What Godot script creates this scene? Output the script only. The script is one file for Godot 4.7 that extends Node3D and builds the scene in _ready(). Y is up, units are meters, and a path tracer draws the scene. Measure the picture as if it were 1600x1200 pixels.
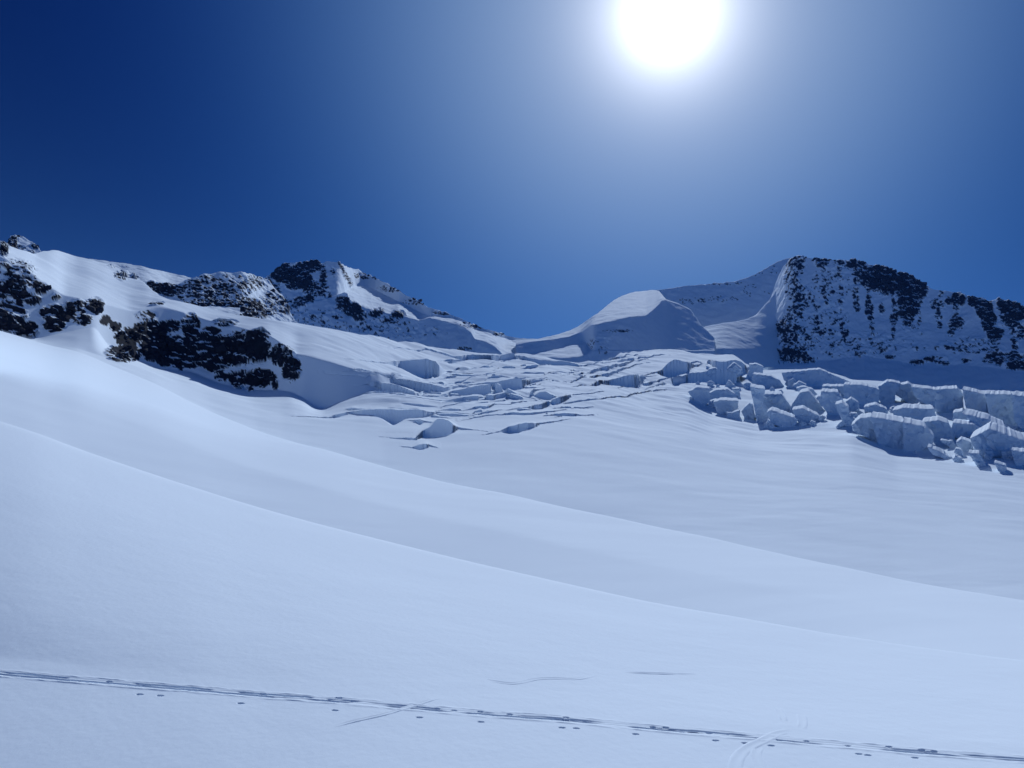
extends Node3D
# A glacier basin below a snowy col, seen against the sun. Camera at the origin, looking towards -z.

const F := 1203.0            # focal length in pixels of the 1600 x 1200 photograph
const TILT := 0.0582         # tan of the camera's upward tilt
var ct := 1.0
var st := 0.0
var sun_dir := Vector3.ZERO
var used := {}
var snow_mat: StandardMaterial3D
var near_mat: StandardMaterial3D
var rock_mat: StandardMaterial3D
var ice_mat: StandardMaterial3D
var n_big := FastNoiseLite.new()
var n_mid := FastNoiseLite.new()
var n_fine := FastNoiseLite.new()
var n_mask := FastNoiseLite.new()
var n_cell := FastNoiseLite.new()
var SNOW := Color(0.83, 0.90, 0.96)
var ROCK := Color(0.019, 0.022, 0.034)
var rocks := []
var none: Callable

# ---------------------------------------------------------------- naming
func numbered(called: String) -> String:
	var k: int = used.get(called, 0)
	used[called] = k + 1
	return called if k == 0 else "%s_%03d" % [called, k]

func tag(o: Node, label := "", category := "", group := "", kind := "") -> void:
	if label: o.set_meta("label", label)
	if category: o.set_meta("category", category)
	if group: o.set_meta("group", group)
	if kind: o.set_meta("kind", kind)

func piece(called: String, mesh: Mesh, m: Material, parent: Node) -> MeshInstance3D:
	var o := MeshInstance3D.new()
	o.name = called
	o.mesh = mesh
	o.material_override = m
	parent.add_child(o, true)
	return o

# ---------------------------------------------------------------- lens
func se(px: float, py: float) -> Vector2:      # pixel -> (x/depth, y/depth)
	var x := (px - 800.0) / F
	var y := (600.0 - py) / F
	var q := ct - y * st
	return Vector2(x / q, (y * ct + st) / q)

func pix(p: Vector3) -> Vector2:
	var s := p.x / -p.z
	var e := p.y / -p.z
	var q := ct + e * st
	return Vector2(800.0 + F * s / q, 600.0 - F * (e * ct - st) / q)

func world(px: float, py: float, d: float) -> Vector3:
	var v := se(px, py)
	return Vector3(v.x * d, v.y * d, -d)

# ---------------------------------------------------------------- polylines
func along(pts: Array, x: float) -> float:      # flat [x, v, x, v ...]
	if x <= pts[0]: return pts[1]
	var k := 2
	while k < pts.size():
		if x <= pts[k]:
			var a: float = pts[k - 2]
			var b: float = pts[k]
			return lerpf(pts[k - 1], pts[k + 1], (x - a) / maxf(b - a, 0.001))
		k += 2
	return pts[pts.size() - 1]

func line_e(pts: Array, s0: float, ds: float, n: int) -> PackedFloat32Array:
	var q := []
	for k in range(0, pts.size(), 2):
		var v := se(pts[k], pts[k + 1])
		q.append(v.x); q.append(v.y)
	var out := PackedFloat32Array()
	out.resize(n)
	for i in n: out[i] = along(q, s0 + ds * i)
	return out

func soften(a: PackedFloat32Array, r: int) -> PackedFloat32Array:
	if r <= 0: return a
	var n := a.size()
	for pass_ in 2:
		var b := a.duplicate()
		var acc := 0.0
		for j in range(-r, r + 1): acc += a[clampi(j, 0, n - 1)]
		for i in n:
			b[i] = acc / (2 * r + 1)
			acc += a[mini(i + r + 1, n - 1)] - a[maxi(i - r, 0)]
		a = b
	return a

# ---------------------------------------------------------------- terrain sheets
# o.lines: [[px, py, ...], "d" (depth) or "g" (gradient from the line below), [px, value, ...]] from near to far
func sheet(o: Dictionary) -> Dictionary:
	var s0 := (float(o.x0) - 800.0) / F
	var ds := float(o.dx) / F
	var nx := int((float(o.x1) - float(o.x0)) / float(o.dx)) + 1
	var L: Array = o.lines
	var E := []
	var D := []
	for i in L.size():
		var e := soften(line_e(L[i][0], s0, ds, nx), o.get("es", 1))
		var d := PackedFloat32Array()
		d.resize(nx)
		var vals := PackedFloat32Array()
		vals.resize(nx)
		for c in nx: vals[c] = along(L[i][2], 800.0 + F * (s0 + ds * c))
		vals = soften(vals, int(float(o.get("vs", 8.0)) / float(o.dx)))
		for c in nx:
			var v := vals[c]
			if L[i][1] == "d":
				d[c] = v
			else:
				var d1: float = D[i - 1][c]
				var e1: float = E[i - 1][c]
				var den := minf(e[c] - v, -0.012)
				d[c] = clampf((e1 * d1 - v * d1) / den, d1 * 1.0005 + 0.01, d1 * 2.6)
		d = soften(d, o.get("sm", 4))
		if i > 0:
			for c in nx: d[c] = maxf(d[c], D[i - 1][c] * 1.0005 + 0.01)
		D.append(d)
		E.append(e)
	var rows: Array = o.rows
	var dd := []      # rows of depths
	var yy := []      # rows of heights
	for i in L.size() - 1:
		var m: int = rows[i]
		for r in m + (1 if i == L.size() - 2 else 0):
			var t := float(r) / m
			var dr := PackedFloat32Array(); dr.resize(nx)
			var yr := PackedFloat32Array(); yr.resize(nx)
			for c in nx:
				var d1: float = D[i][c]
				var d2: float = D[i + 1][c]
				var d := 1.0 / lerpf(1.0 / d1, 1.0 / d2, t)
				dr[c] = d
				yr[c] = lerpf(E[i][c] * d1, E[i + 1][c] * d2, (d - d1) / maxf(d2 - d1, 0.0001))
			dd.append(dr); yy.append(yr)
	var back: Array = o.get("back", [8, 0.5, 120.0])
	var last: int = dd.size() - 1
	for k in back[0]:
		var t = float(k + 1) / back[0]
		var dr := PackedFloat32Array(); dr.resize(nx)
		var yr := PackedFloat32Array(); yr.resize(nx)
		for c in nx:
			dr[c] = dd[last][c] + back[2] * t * t
			yr[c] = yy[last][c] - back[2] * t * t * (back[1] * t + maxf(-yy[last][c] / dd[last][c], 0.0))
		dd.append(dr); yy.append(yr)
	var ny := dd.size()
	for p in o.get("smooth", 0):
		var prev: PackedFloat32Array = yy[0]
		for r in range(1, ny - 1):
			var cur: PackedFloat32Array = yy[r]
			var nxt: PackedFloat32Array = yy[r + 1]
			var keep := cur.duplicate()
			var da: PackedFloat32Array = dd[r - 1]
			var db: PackedFloat32Array = dd[r]
			var dc: PackedFloat32Array = dd[r + 1]
			for c in nx: cur[c] = 0.5 * cur[c] + 0.5 * lerpf(prev[c], nxt[c], clampf((db[c] - da[c]) / maxf(dc[c] - da[c], 1e-5), 0.0, 1.0))
			yy[r] = cur
			prev = keep
	if o.has("steps"):
		for f in o.steps: step_face(f, dd, yy, s0, ds, nx)
	var P := PackedVector3Array()
	P.resize(nx * ny)
	for r in ny:
		var dr: PackedFloat32Array = dd[r]
		var yr: PackedFloat32Array = yy[r]
		for c in nx: P[r * nx + c] = Vector3((s0 + ds * c) * dr[c], yr[c], -dr[c])
	var S := {"P": P, "nx": nx, "ny": ny, "s0": s0, "ds": ds, "vis": last}
	if o.has("pre"):                      # rows laid before the first line, from behind the camera on
		var Q := PackedVector3Array()
		for row in o.pre:
			for c in nx: Q.append(Vector3((s0 + ds * c) * row[0], row[1], row[2]))
		Q.append_array(P)
		S.P = Q; S.ny += o.pre.size(); S.vis += o.pre.size()
		S.pre = o.pre.size()
	if o.has("disp"):
		var N := normals(S)
		var call: Callable = o.disp
		for k in S.P.size():
			var p: Vector3 = S.P[k]
			if p.z < -2.0: S.P[k] = p + N[k] * call.call(pix(p), p, k / nx)
	return S

func add_fore(S: Dictionary, factor: float, extra: float) -> void:      # runs a sheet on under the rise in front of it
	var nx: int = S.nx
	var Q := PackedVector3Array()
	var n := 10
	for r in n:
		var f := lerpf(factor, 1.0, float(r) / n)
		for c in nx:
			var a: Vector3 = S.P[c]
			var b: Vector3 = S.P[4 * nx + c]
			var g := (b.y - a.y) / maxf(a.z - b.z, 0.01)
			var d := -a.z * f
			Q.append(Vector3(a.x / -a.z * d, a.y - (clampf(g, -0.2, 0.4) + extra * (1.0 - f)) * (-a.z - d), -d))
	Q.append_array(S.P)
	S.P = Q
	S.ny += n
	S.vis += n
	S.pre = S.get("pre", 0) + n

func normals(S: Dictionary) -> PackedVector3Array:
	var P: PackedVector3Array = S.P
	var nx: int = S.nx
	var ny: int = S.ny
	var N := PackedVector3Array()
	N.resize(P.size())
	for r in ny:
		var ra := maxi(r - 1, 0) * nx
		var rb := mini(r + 1, ny - 1) * nx
		for c in nx:
			var n := (P[r * nx + mini(c + 1, nx - 1)] - P[r * nx + maxi(c - 1, 0)]).cross(P[rb + c] - P[ra + c])
			n = n.normalized() if n.length_squared() > 1e-12 else Vector3.UP
			if n.y < 0.08: n = Vector3(n.x, 0.08, n.z).normalized()
			N[r * nx + c] = n
	return N

func step_face(f: Array, dd: Array, yy: Array, s0: float, ds: float, nx: int) -> void:
	# an ice step: flat [px, top, foot, ...]. A steep wall stands across the slope, the snow in front of it is hollowed
	# out down to the foot line, and its snowy top runs back into the slope
	var tops := []
	var foots := []
	for k in range(0, f.size(), 3):
		tops.append(f[k]); tops.append(f[k + 1]); foots.append(f[k]); foots.append(f[k + 2])
	var c0 := maxi(int(((f[0] - 800.0) / F - s0) / ds), 0)
	var c1 := mini(int(((f[f.size() - 3] - 800.0) / F - s0) / ds) + 1, nx - 1)
	var ny := dd.size()
	var info := []
	var sum := 0.0
	var weight := 0.0
	for c in range(c0, c1 + 1):
		var px := 800.0 + F * (s0 + ds * c)
		var top := along(tops, px) + 1.0 * n_fine.get_noise_2d(px * 0.9, f[1] * 3.0)
		var foot := along(foots, px) + 0.8 * n_fine.get_noise_2d(px * 0.8, f[2] * 5.0 + 300.0)
		var h := foot - top
		var ef := se(px, foot).y
		var et := se(px, maxf(minf(top, foot - 0.1), 0.0)).y
		var r := 0
		while r < ny - 2 and yy[r][c] / dd[r][c] < ef: r += 1
		var df := cross(dd, yy, r, c, ef)
		var q := r
		while q < ny - 9 and yy[q][c] / dd[q][c] < et: q += 1
		var dt := cross(dd, yy, q, c, et)
		info.append([c, h, ef, et, r, df, dt])
		if h > 0.3:
			sum += h * lerpf(df, dt, 0.35); weight += h
	if weight <= 0.0: return
	var wall := sum / weight
	for t in info:
		if t[1] < 0.3: continue
		var c: int = t[0]
		var dw := clampf(wall, t[5], lerpf(t[5], t[6], 0.85))
		var ytop: float = t[3] * dw
		var r: int = t[4]
		var first := 0.0
		var run := 0.0
		var w := r
		while w < ny - 4 and dd[w][c] < dw: w += 1
		if w >= 3:
			var part := clampf((dw - dd[w - 1][c]) / maxf(dd[w][c] - dd[w - 1][c], 0.001), 0.0, 1.0)
			var yw := minf(lerpf(yy[w - 1][c], yy[w][c], part), t[2] * dw)
			var hw := ytop - yw
			for q in range(w - 3, w + 4):
				if over[mini(q, ny - 1) * nx + c].x > 0.0: hw = -1.0
			if hw < 0.0: continue
			if hw > 0.12:
				var skew := 0.12 * hw
				var slope: float = (yy[w + 1][c] - yy[w - 1][c]) / maxf(dd[w + 1][c] - dd[w - 1][c], 0.01)
				var gap := minf(0.25, 0.4 * (dw - dd[w - 3][c]))
				over[(w - 2) * nx + c] = Vector2(dw - gap, yw - gap * slope)
				over[(w - 1) * nx + c] = Vector2(dw, yw)
				over[w * nx + c] = Vector2(dw + skew, ytop)
				over[(w + 1) * nx + c] = Vector2(dw + skew + 0.3, ytop + 0.02)
				var q := w + 2
				while q < ny - 2 and dd[q][c] < dw + skew + 0.4:
					over[q * nx + c] = Vector2(dw + skew + 0.3 + 0.04 * (q - w - 1), ytop + 0.02)
					q += 1
		while r < ny - 2:
			var d: float = dd[r][c]
			var y: float = yy[r][c]
			var k := r * nx + c
			if d < dw:
				var hollow: float = minf(0.0, t[2] * d - y)
				cut[k] = minf(cut[k], hollow)
			else:
				if run == 0.0:
					first = maxf(ytop - y, 0.0)
					run = first * 7.0 + 10.0
				var b := (d - dw) / run
				if b > 1.0: break
				lift[k] = maxf(lift[k], first * (1.0 - b) * (1.0 - b) * (1.0 + 1.3 * b))
			r += 1

func cross(dd: Array, yy: Array, r: int, c: int, e: float) -> float:
	if r <= 0: return dd[0][c]
	var ea: float = yy[r - 1][c] / dd[r - 1][c]
	var eb: float = yy[r][c] / dd[r][c]
	return lerpf(dd[r - 1][c], dd[r][c], clampf((e - ea) / maxf(eb - ea, 1e-7), 0.0, 1.0))
var cut := PackedFloat32Array()
var over := PackedVector2Array()
var lift := PackedFloat32Array()

func finish(S: Dictionary, called: String, label: String, category: String, m: Material, col: Callable, hole := Vector2i(-1, -1), kind := "structure") -> MeshInstance3D:
	var P: PackedVector3Array = S.P
	var nx: int = S.nx
	var N := normals(S)
	var C := PackedColorArray()
	C.resize(P.size())
	var plain := not col.is_valid()
	for k in P.size():
		C[k] = SNOW if plain else col.call(pix(P[k]), P[k], N[k])
	var I := PackedInt32Array()
	for r in S.ny - 1:
		if r >= hole.x and r < hole.y: continue
		for c in nx - 1:
			var a: int = r * nx + c
			I.append(a); I.append(a + nx); I.append(a + 1)
			I.append(a + 1); I.append(a + nx); I.append(a + nx + 1)
	var A := []
	A.resize(Mesh.ARRAY_MAX)
	A[Mesh.ARRAY_VERTEX] = P
	A[Mesh.ARRAY_NORMAL] = N
	A[Mesh.ARRAY_COLOR] = C
	A[Mesh.ARRAY_INDEX] = I
	var mesh := ArrayMesh.new()
	mesh.add_surface_from_arrays(Mesh.PRIMITIVE_TRIANGLES, A)
	var o := piece(numbered(called), mesh, m, self)
	tag(o, label, category, "", kind)
	return o

func spot(S: Dictionary, px: float, py: float) -> Vector3:     # the first point of the sheet that the pixel's ray meets
	var v := se(px, py)
	var nx: int = S.nx
	var cf := clampf((v.x - S.s0) / S.ds, 0.0, nx - 1.001)
	var c := int(cf)
	var P: PackedVector3Array = S.P
	var prev := P[c]
	for r in range(S.get("pre", 0), S.vis + 1):
		var p := P[r * nx + c].lerp(P[r * nx + c + 1], cf - c)
		if p.y / -p.z >= v.y:
			if r == S.get("pre", 0): return p
			var e0 := prev.y / -prev.z
			var e1 := p.y / -p.z
			return prev.lerp(p, clampf((v.y - e0) / maxf(e1 - e0, 1e-6), 0, 1))
		prev = p
	return prev

# ---------------------------------------------------------------- rock cover
func sorted(blobs: Array) -> Dictionary:       # rock patches [px, py, rx, ry, strength] sorted into columns 16 wide
	var m := {}
	for b in blobs:
		for k in range(int((b[0] - b[2]) / 16.0) - 1, int((b[0] + b[2]) / 16.0) + 2):
			if not m.has(k): m[k] = []
			m[k].append(b)
	return m

func cover(patches: Dictionary, q: Vector2) -> float:
	var v := 0.0
	for b in patches.get(int(q.x / 16.0), []):
		var x: float = (q.x - b[0]) / b[2]
		var y: float = (q.y - b[1]) / b[3]
		var r := x * x + y * y
		if r < 1.0: v = maxf(v, b[4] * (1.0 - r * r))
	return v

func rock_mesh(sd: int) -> ArrayMesh:       # an angular boulder: a 26-point cage cut by random planes
	var rng := RandomNumberGenerator.new()
	rng.seed = sd
	var planes := []
	for k in 6:
		var n := Vector3.ZERO
		n[k % 3] = 1.0 if k < 3 else -1.0
		n += Vector3(rng.randfn(), rng.randfn(), rng.randfn()) * 0.28
		planes.append([n.normalized(), rng.randf_range(0.55, 0.95)])
	for k in 3:
		var n := Vector3(rng.randfn(), rng.randfn(), rng.randfn()).normalized()
		planes.append([n, rng.randf_range(0.7, 1.0)])
	var at := func(v: Vector3) -> Vector3:
		var d := v.normalized()
		var best := 1.25
		for pl in planes:
			var t: float = d.dot(pl[0])
			if t > 0.05: best = minf(best, pl[1] / t)
		return d * best
	var s := SurfaceTool.new()
	s.begin(Mesh.PRIMITIVE_TRIANGLES)
	s.set_smooth_group(-1)
	for axis in 3:
		for sg in [-1.0, 1.0]:
			for i in 2:
				for j in 2:
					var q := []
					for k in [[0, 0], [1, 0], [1, 1], [0, 1]]:
						var v := Vector3.ZERO
						v[axis] = sg
						v[(axis + 1) % 3] = i + k[0] - 1.0
						v[(axis + 2) % 3] = j + k[1] - 1.0
						q.append(at.call(v))
					var order := [0, 2, 1, 0, 3, 2] if sg > 0 else [0, 1, 2, 0, 2, 3]
					for k in order: s.add_vertex(q[k])
	s.generate_normals()
	return s.commit()

func outcrop(S: Dictionary, called: String, label: String, blobs: Array, count: int, lo: float, hi: float, sd: int) -> void:
	# a crag of many angular rocks standing out of the snow; each rock is a part of it
	var rng := RandomNumberGenerator.new()
	rng.seed = sd
	var root := Node3D.new()
	root.name = numbered(called)
	tag(root, label, "rock")
	add_child(root)
	var total := 0.0
	for b in blobs: total += b[2] * b[3] * b[4]
	root.position = spot(S, blobs[0][0], blobs[0][1])
	for b in blobs:
		var n := maxi(1, int(round(count * b[2] * b[3] * b[4] / total)))
		for k in n:
			var a := rng.randf() * TAU
			var r := sqrt(rng.randf())
			var px: float = b[0] + cos(a) * r * b[2] * 0.92
			var py: float = b[1] + sin(a) * r * b[3] * 0.92
			var p := spot(S, px, py)
			if is_same(S, glacier) and cover(cliff_patches, Vector2(px, py)) < cliff_edge(p) + 0.05: continue
			var size := lerpf(lo, hi, pow(rng.randf(), 2.2)) * 0.5 * -p.z / F
			var o := MeshInstance3D.new()
			o.name = "rock"
			o.mesh = rocks[rng.randi() % rocks.size()]
			o.material_override = rock_mat
			var bs := Basis.from_euler(Vector3(rng.randf_range(-0.5, 0.5), rng.randf() * TAU, rng.randf_range(-0.6, 0.2)))
			o.transform = Transform3D(bs.scaled_local(Vector3(rng.randf_range(0.9, 1.5), rng.randf_range(0.55, 1.0), rng.randf_range(0.7, 1.1)) * size), p - root.position + Vector3(0, -0.15, -0.25) * size)
			root.add_child(o, true)

# ---------------------------------------------------------------- ready
func _ready() -> void:
	ct = 1.0 / sqrt(1.0 + TILT * TILT)
	st = TILT * ct
	var cam := Camera3D.new()
	cam.name = "camera"
	cam.fov = rad_to_deg(2.0 * atan(600.0 / F))
	cam.rotation.x = atan(TILT)
	cam.near = 0.1
	cam.far = 30000.0
	add_child(cam)
	cam.current = true
	var sv := se(1045, 22)
	sun_dir = Vector3(sv.x, sv.y, -1.0).normalized()
	var sun := DirectionalLight3D.new()
	sun.name = "sun"
	sun.light_energy = 1.2
	sun.light_color = Color(0.89, 0.94, 1.0)
	sun.light_angular_distance = 0.53
	sun.shadow_enabled = true
	add_child(sun)
	sun.look_at_from_position(Vector3.ZERO, -sun_dir, Vector3.UP)
	var we := WorldEnvironment.new()
	we.name = "environment"
	var env := Environment.new()
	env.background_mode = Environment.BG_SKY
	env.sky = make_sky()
	env.tonemap_mode = Environment.TONE_MAPPER_LINEAR
	env.tonemap_exposure = 1.0
	env.sdfgi_enabled = true
	env.ssao_enabled = true
	env.ssil_enabled = true
	env.fog_enabled = true
	env.fog_density = 0.00003
	env.fog_light_color = Color(0.34, 0.60, 1.0)
	we.environment = env
	add_child(we)
	make_materials()
	build_ground()
	build_near()
	build_glacier()
	build_mountains()
	build_rocks()
	build_seracs()
	build_tracks()

func make_sky() -> Sky:
	var w := 1024
	var h := 512
	var data := PackedFloat32Array()
	data.resize(w * h * 3)
	var k := 0
	for j in h:
		var th := (j + 0.5) / h * PI
		var y := cos(th)
		var rr := sin(th)
		var t := pow(clampf(1.0 - maxf(y, 0.0), 0.0, 1.0), 4.0)
		var low := pow(clampf(1.0 - maxf(y, 0.0), 0.0, 1.0), 10.0)
		var br := lerpf(0.0005, 0.012, t) + 0.055 * low
		var bg := lerpf(0.006, 0.075, t) + 0.13 * low
		var bb := lerpf(0.065, 0.27, t) + 0.27 * low
		if y < 0.0:
			br = 0.20; bg = 0.27; bb = 0.40
		for i in w:
			var az := (i + 0.5) / w * TAU
			var g := rad_to_deg(acos(clampf(rr * sin(az) * sun_dir.x + y * sun_dir.y - rr * cos(az) * sun_dir.z, -1.0, 1.0)))
			if y < 0.0: g = 90.0
			var away := smoothstep(50.0, 125.0, g) if y >= 0.0 else 0.0  # extra sky brightness added on the side opposite the sun to lift shadows
			var core := 3.4 * exp(-g / 2.1)
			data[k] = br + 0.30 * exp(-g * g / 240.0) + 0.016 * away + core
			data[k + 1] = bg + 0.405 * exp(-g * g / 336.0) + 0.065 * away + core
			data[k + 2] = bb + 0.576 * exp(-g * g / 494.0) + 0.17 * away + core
			k += 3
	var im := Image.create_from_data(w, h, false, Image.FORMAT_RGBF, data.to_byte_array())
	var m := PanoramaSkyMaterial.new()
	m.panorama = ImageTexture.create_from_image(im)
	var sky := Sky.new()
	sky.sky_material = m
	return sky

func noise(seed_: int, freq: float, oct := 4, type := FastNoiseLite.TYPE_SIMPLEX_SMOOTH) -> FastNoiseLite:
	var n := FastNoiseLite.new()
	n.seed = seed_
	n.frequency = freq
	n.noise_type = type
	n.fractal_type = FastNoiseLite.FRACTAL_FBM
	n.fractal_octaves = oct
	return n

func relief(seed_: int, freq: float, strength: float) -> NoiseTexture2D:
	var t := NoiseTexture2D.new()
	t.width = 512
	t.height = 512
	t.seamless = true
	t.as_normal_map = true
	t.bump_strength = strength
	t.noise = noise(seed_, freq, 5)
	return t

func make_materials() -> void:
	n_big = noise(3, 0.004, 4)
	n_mid = noise(5, 0.02, 4)
	n_fine = noise(7, 0.08, 3)
	n_mask = noise(11, 1.0, 4)
	n_cell = noise(13, 0.11, 2, FastNoiseLite.TYPE_CELLULAR)
	n_cell.cellular_return_type = FastNoiseLite.RETURN_CELL_VALUE
	snow_mat = StandardMaterial3D.new()
	snow_mat.resource_name = "snow"
	snow_mat.vertex_color_use_as_albedo = true
	snow_mat.roughness = 0.95
	snow_mat.metallic_specular = 0.2
	near_mat = snow_mat.duplicate()
	near_mat.resource_name = "near_snow"
	near_mat.uv1_triplanar = true
	near_mat.uv1_world_triplanar = true
	near_mat.uv1_scale = Vector3.ONE * 0.45
	near_mat.normal_enabled = true
	near_mat.normal_texture = relief(21, 0.02, 3.0)
	near_mat.normal_scale = 0.22
	rock_mat = StandardMaterial3D.new()
	rock_mat.resource_name = "rock"
	rock_mat.albedo_color = ROCK.linear_to_srgb()
	rock_mat.roughness = 0.9
	rock_mat.metallic_specular = 0.2
	ice_mat = StandardMaterial3D.new()
	ice_mat.resource_name = "ice"
	ice_mat.albedo_color = Color(0.64, 0.74, 0.84).linear_to_srgb()
	ice_mat.roughness = 0.7
	ice_mat.metallic_specular = 0.3
	ice_mat.uv1_triplanar = true
	ice_mat.uv1_world_triplanar = true
	ice_mat.uv1_scale = Vector3.ONE * 0.06
	ice_mat.normal_enabled = true
	ice_mat.normal_texture = relief(23, 0.02, 8.0)
	ice_mat.normal_scale = 0.5
	for k in 7: rocks.append(rock_mesh(100 + k))

# ---------------------------------------------------------------- the ground
func build_ground() -> void:
	var m := PlaneMesh.new()
	m.size = Vector2(24000, 24000)
	var s := StandardMaterial3D.new()
	s.albedo_color = SNOW.linear_to_srgb()
	s.roughness = 1.0
	var o := piece("ground", m, s, self)
	o.position.y = -170.0
	tag(o, "far snow covered valley floor around the glacier basin", "snow", "", "structure")

const RIDGE1 := [-400, 530, 0, 657, 60, 676, 125, 702, 250, 746, 375, 786, 500, 820, 625, 852, 750, 881, 900, 915, 1000, 937, 1100, 955, 1200, 973, 1300, 991, 1450, 1012, 1600, 1032, 2000, 1070]
const RIDGE2 := [-400, 400, 0, 513, 50, 527, 80, 538, 120, 543, 160, 562, 200, 579, 240, 594, 270, 609, 300, 624, 330, 640, 400, 668, 450, 683, 500, 697, 600, 728, 700, 752, 800, 770, 900, 795, 1000, 815, 1100, 835, 1200, 857, 1300, 880, 1400, 902, 1500, 920, 1600, 937, 2000, 990]
const TRACK := [-400, 1027, 0, 1059, 100, 1067, 200, 1075, 300, 1082, 400, 1092, 500, 1099, 600, 1107, 700, 1116, 800, 1124, 900, 1131, 1000, 1141, 1100, 1149, 1200, 1158, 1300, 1167, 1400, 1176, 1500, 1184, 1600, 1190, 2000, 1222]
var near_sheet: Dictionary
var glacier: Dictionary

func offset_line(a: Array, dy: float) -> Array:
	var b := []
	for k in range(0, a.size(), 2):
		b.append(a[k]); b.append(a[k + 1] + dy)
	return b

func build_near() -> void:
	var near_d := func(q: Vector2, p: Vector3, _r: int) -> float:
		var fade := clampf((-p.z - 4.0) / 8.0, 0.0, 1.0)
		return fade * (0.016 * n_mid.get_noise_2d(p.x * 6.0, p.z * 8.0) + 0.18 * n_mid.get_noise_2d(p.x * 0.7, p.z * 0.9) + 0.003 * n_fine.get_noise_2d(p.x * 14.0, p.z * 20.0))
	near_sheet = sheet({"x0": -1000, "x1": 2600, "dx": 4.0, "es": 8, "sm": 25, "vs": 140, "smooth": 14,
		"lines": [
			[[-400, 1300, 2000, 1400], "d", [-400, 9.5, 800, 8.0, 2000, 7.5]],
			[offset_line(TRACK, 24), "g", [-400, 0.14, 0, 0.09, 400, 0.01, 800, -0.06, 2000, -0.14]],
			[offset_line(TRACK, -22), "g", [-400, 0.15, 0, 0.10, 400, 0.015, 800, -0.06, 2000, -0.15]],
			[RIDGE1, "g", [-400, 0.16, 0, 0.11, 400, 0.02, 800, -0.06, 1200, -0.12, 1600, -0.15, 2000, -0.17]],
		],
		"rows": [36, 10, 170], "back": [14, 0.22, 25.0],
		"pre": [[9000.0, -160.0, 6000.0], [3000.0, -40.0, 1500.0], [500.0, -3.0, 150.0], [60.0, -1.3, 20.0], [12.0, -1.6, 3.0], [8.0, -1.75, -0.4], [6.5, -2.3, -3.0]],
		"disp": near_d})
	finish(near_sheet, "snowfield", "smooth untracked snow slope in the foreground crossed by a ski track", "snow", near_mat, none, Vector2i(43, 53))
	var mid_d := func(_q: Vector2, p: Vector3, _r: int) -> float:
		return 0.4 * n_mid.get_noise_2d(p.x * 0.4, p.z * 0.5) + 0.03 * n_mid.get_noise_2d(p.x * 2.5, p.z * 5.0)
	var mid := []
	for k in range(0, RIDGE2.size(), 2):
		var x: float = RIDGE2[k]
		mid.append(x); mid.append(lerpf(along(RIDGE1, x) + 6.0, RIDGE2[k + 1], 0.5))
	var S := sheet({"x0": -700, "x1": 2300, "dx": 4.0, "es": 5, "sm": 25, "vs": 140, "smooth": 40,
		"lines": [
			[offset_line(RIDGE1, 7), "d", [-400, 75, 0, 78, 400, 60, 800, 45, 1100, 34, 1280, 28, 1450, 24, 1600, 21, 2000, 19]],
			[mid, "g", [-400, 0.22, 0, 0.20, 400, 0.09, 800, 0.045, 1200, -0.01, 1600, -0.08, 2000, -0.10]],
			[RIDGE2, "g", [-400, 0.18, 0, 0.165, 400, 0.05, 800, 0.0, 1200, -0.04, 1600, -0.09, 2000, -0.11]],
		],
		"rows": [90, 90], "back": [10, 0.35, 70.0], "disp": mid_d})
	add_fore(S, 0.5, 0.35)
	finish(S, "snow_slope", "broad sunlit snow slope falling to the right behind the foreground rise", "snow", snow_mat, none)

const CREST := [-400, 290, 0, 375, 12, 382, 25, 388, 40, 393, 55, 396, 66, 393, 75, 390, 84, 389, 95, 392, 105, 396, 118, 401, 140, 404, 165, 410, 200, 426, 228, 444, 240, 455, 260, 465, 300, 474, 340, 483, 380, 493, 410, 500, 430, 503, 460, 503, 480, 506, 510, 512, 540, 517, 570, 521, 600, 526, 640, 535, 690, 545, 740, 551, 765, 553, 800, 553, 820, 552, 850, 556, 880, 562, 905, 566, 940, 565, 955, 558, 975, 551, 1000, 548, 1030, 546, 1050, 546, 1080, 551, 1110, 554, 1140, 553, 1155, 558, 1165, 568, 1180, 575, 1200, 578, 1230, 578, 1260, 577, 1290, 580, 1310, 586, 1330, 592, 1400, 598, 1450, 604, 1600, 612, 2000, 625]
const FOOT := [-400, 480, 0, 520, 60, 528, 110, 520, 150, 512, 165, 537, 180, 552, 240, 574, 300, 582, 340, 598, 390, 609, 430, 609, 455, 612, 475, 622, 490, 636, 505, 640, 535, 628, 570, 614, 620, 600, 660, 594, 700, 588, 760, 572, 850, 568, 930, 580, 1000, 606, 1075, 625, 1110, 645, 1180, 664, 1250, 670, 1330, 676, 1400, 704, 1500, 724, 1600, 750, 2000, 840]
const FOOT_D := [-400, 345, 0, 336, 60, 352, 150, 382, 200, 412, 300, 450, 400, 430, 450, 405, 500, 390, 560, 405, 600, 425, 660, 480, 700, 540, 760, 690, 850, 800, 930, 770, 1000, 705, 1075, 640, 1180, 560, 1250, 520, 1330, 480, 1400, 430, 1500, 385, 1600, 340, 2000, 260]
const START_D := [-400, 330, 0, 322, 300, 270, 400, 250, 800, 190, 1200, 150, 1600, 120, 2000, 110]
const BROW := [-400, 320, 0, 398, 40, 420, 70, 442, 100, 462, 140, 468, 165, 476, 200, 484, 225, 482, 250, 479, 290, 490, 330, 503, 380, 514, 420, 522, 445, 537, 462, 552, 472, 553, 490, 556, 520, 566, 560, 578, 600, 588, 640, 591, 660, 591, 700, 583, 760, 566, 850, 562, 930, 571, 1000, 590, 1075, 608, 1110, 628, 1180, 646, 1250, 650, 1330, 655, 1400, 682, 1500, 700, 1600, 725, 2000, 810]

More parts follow.
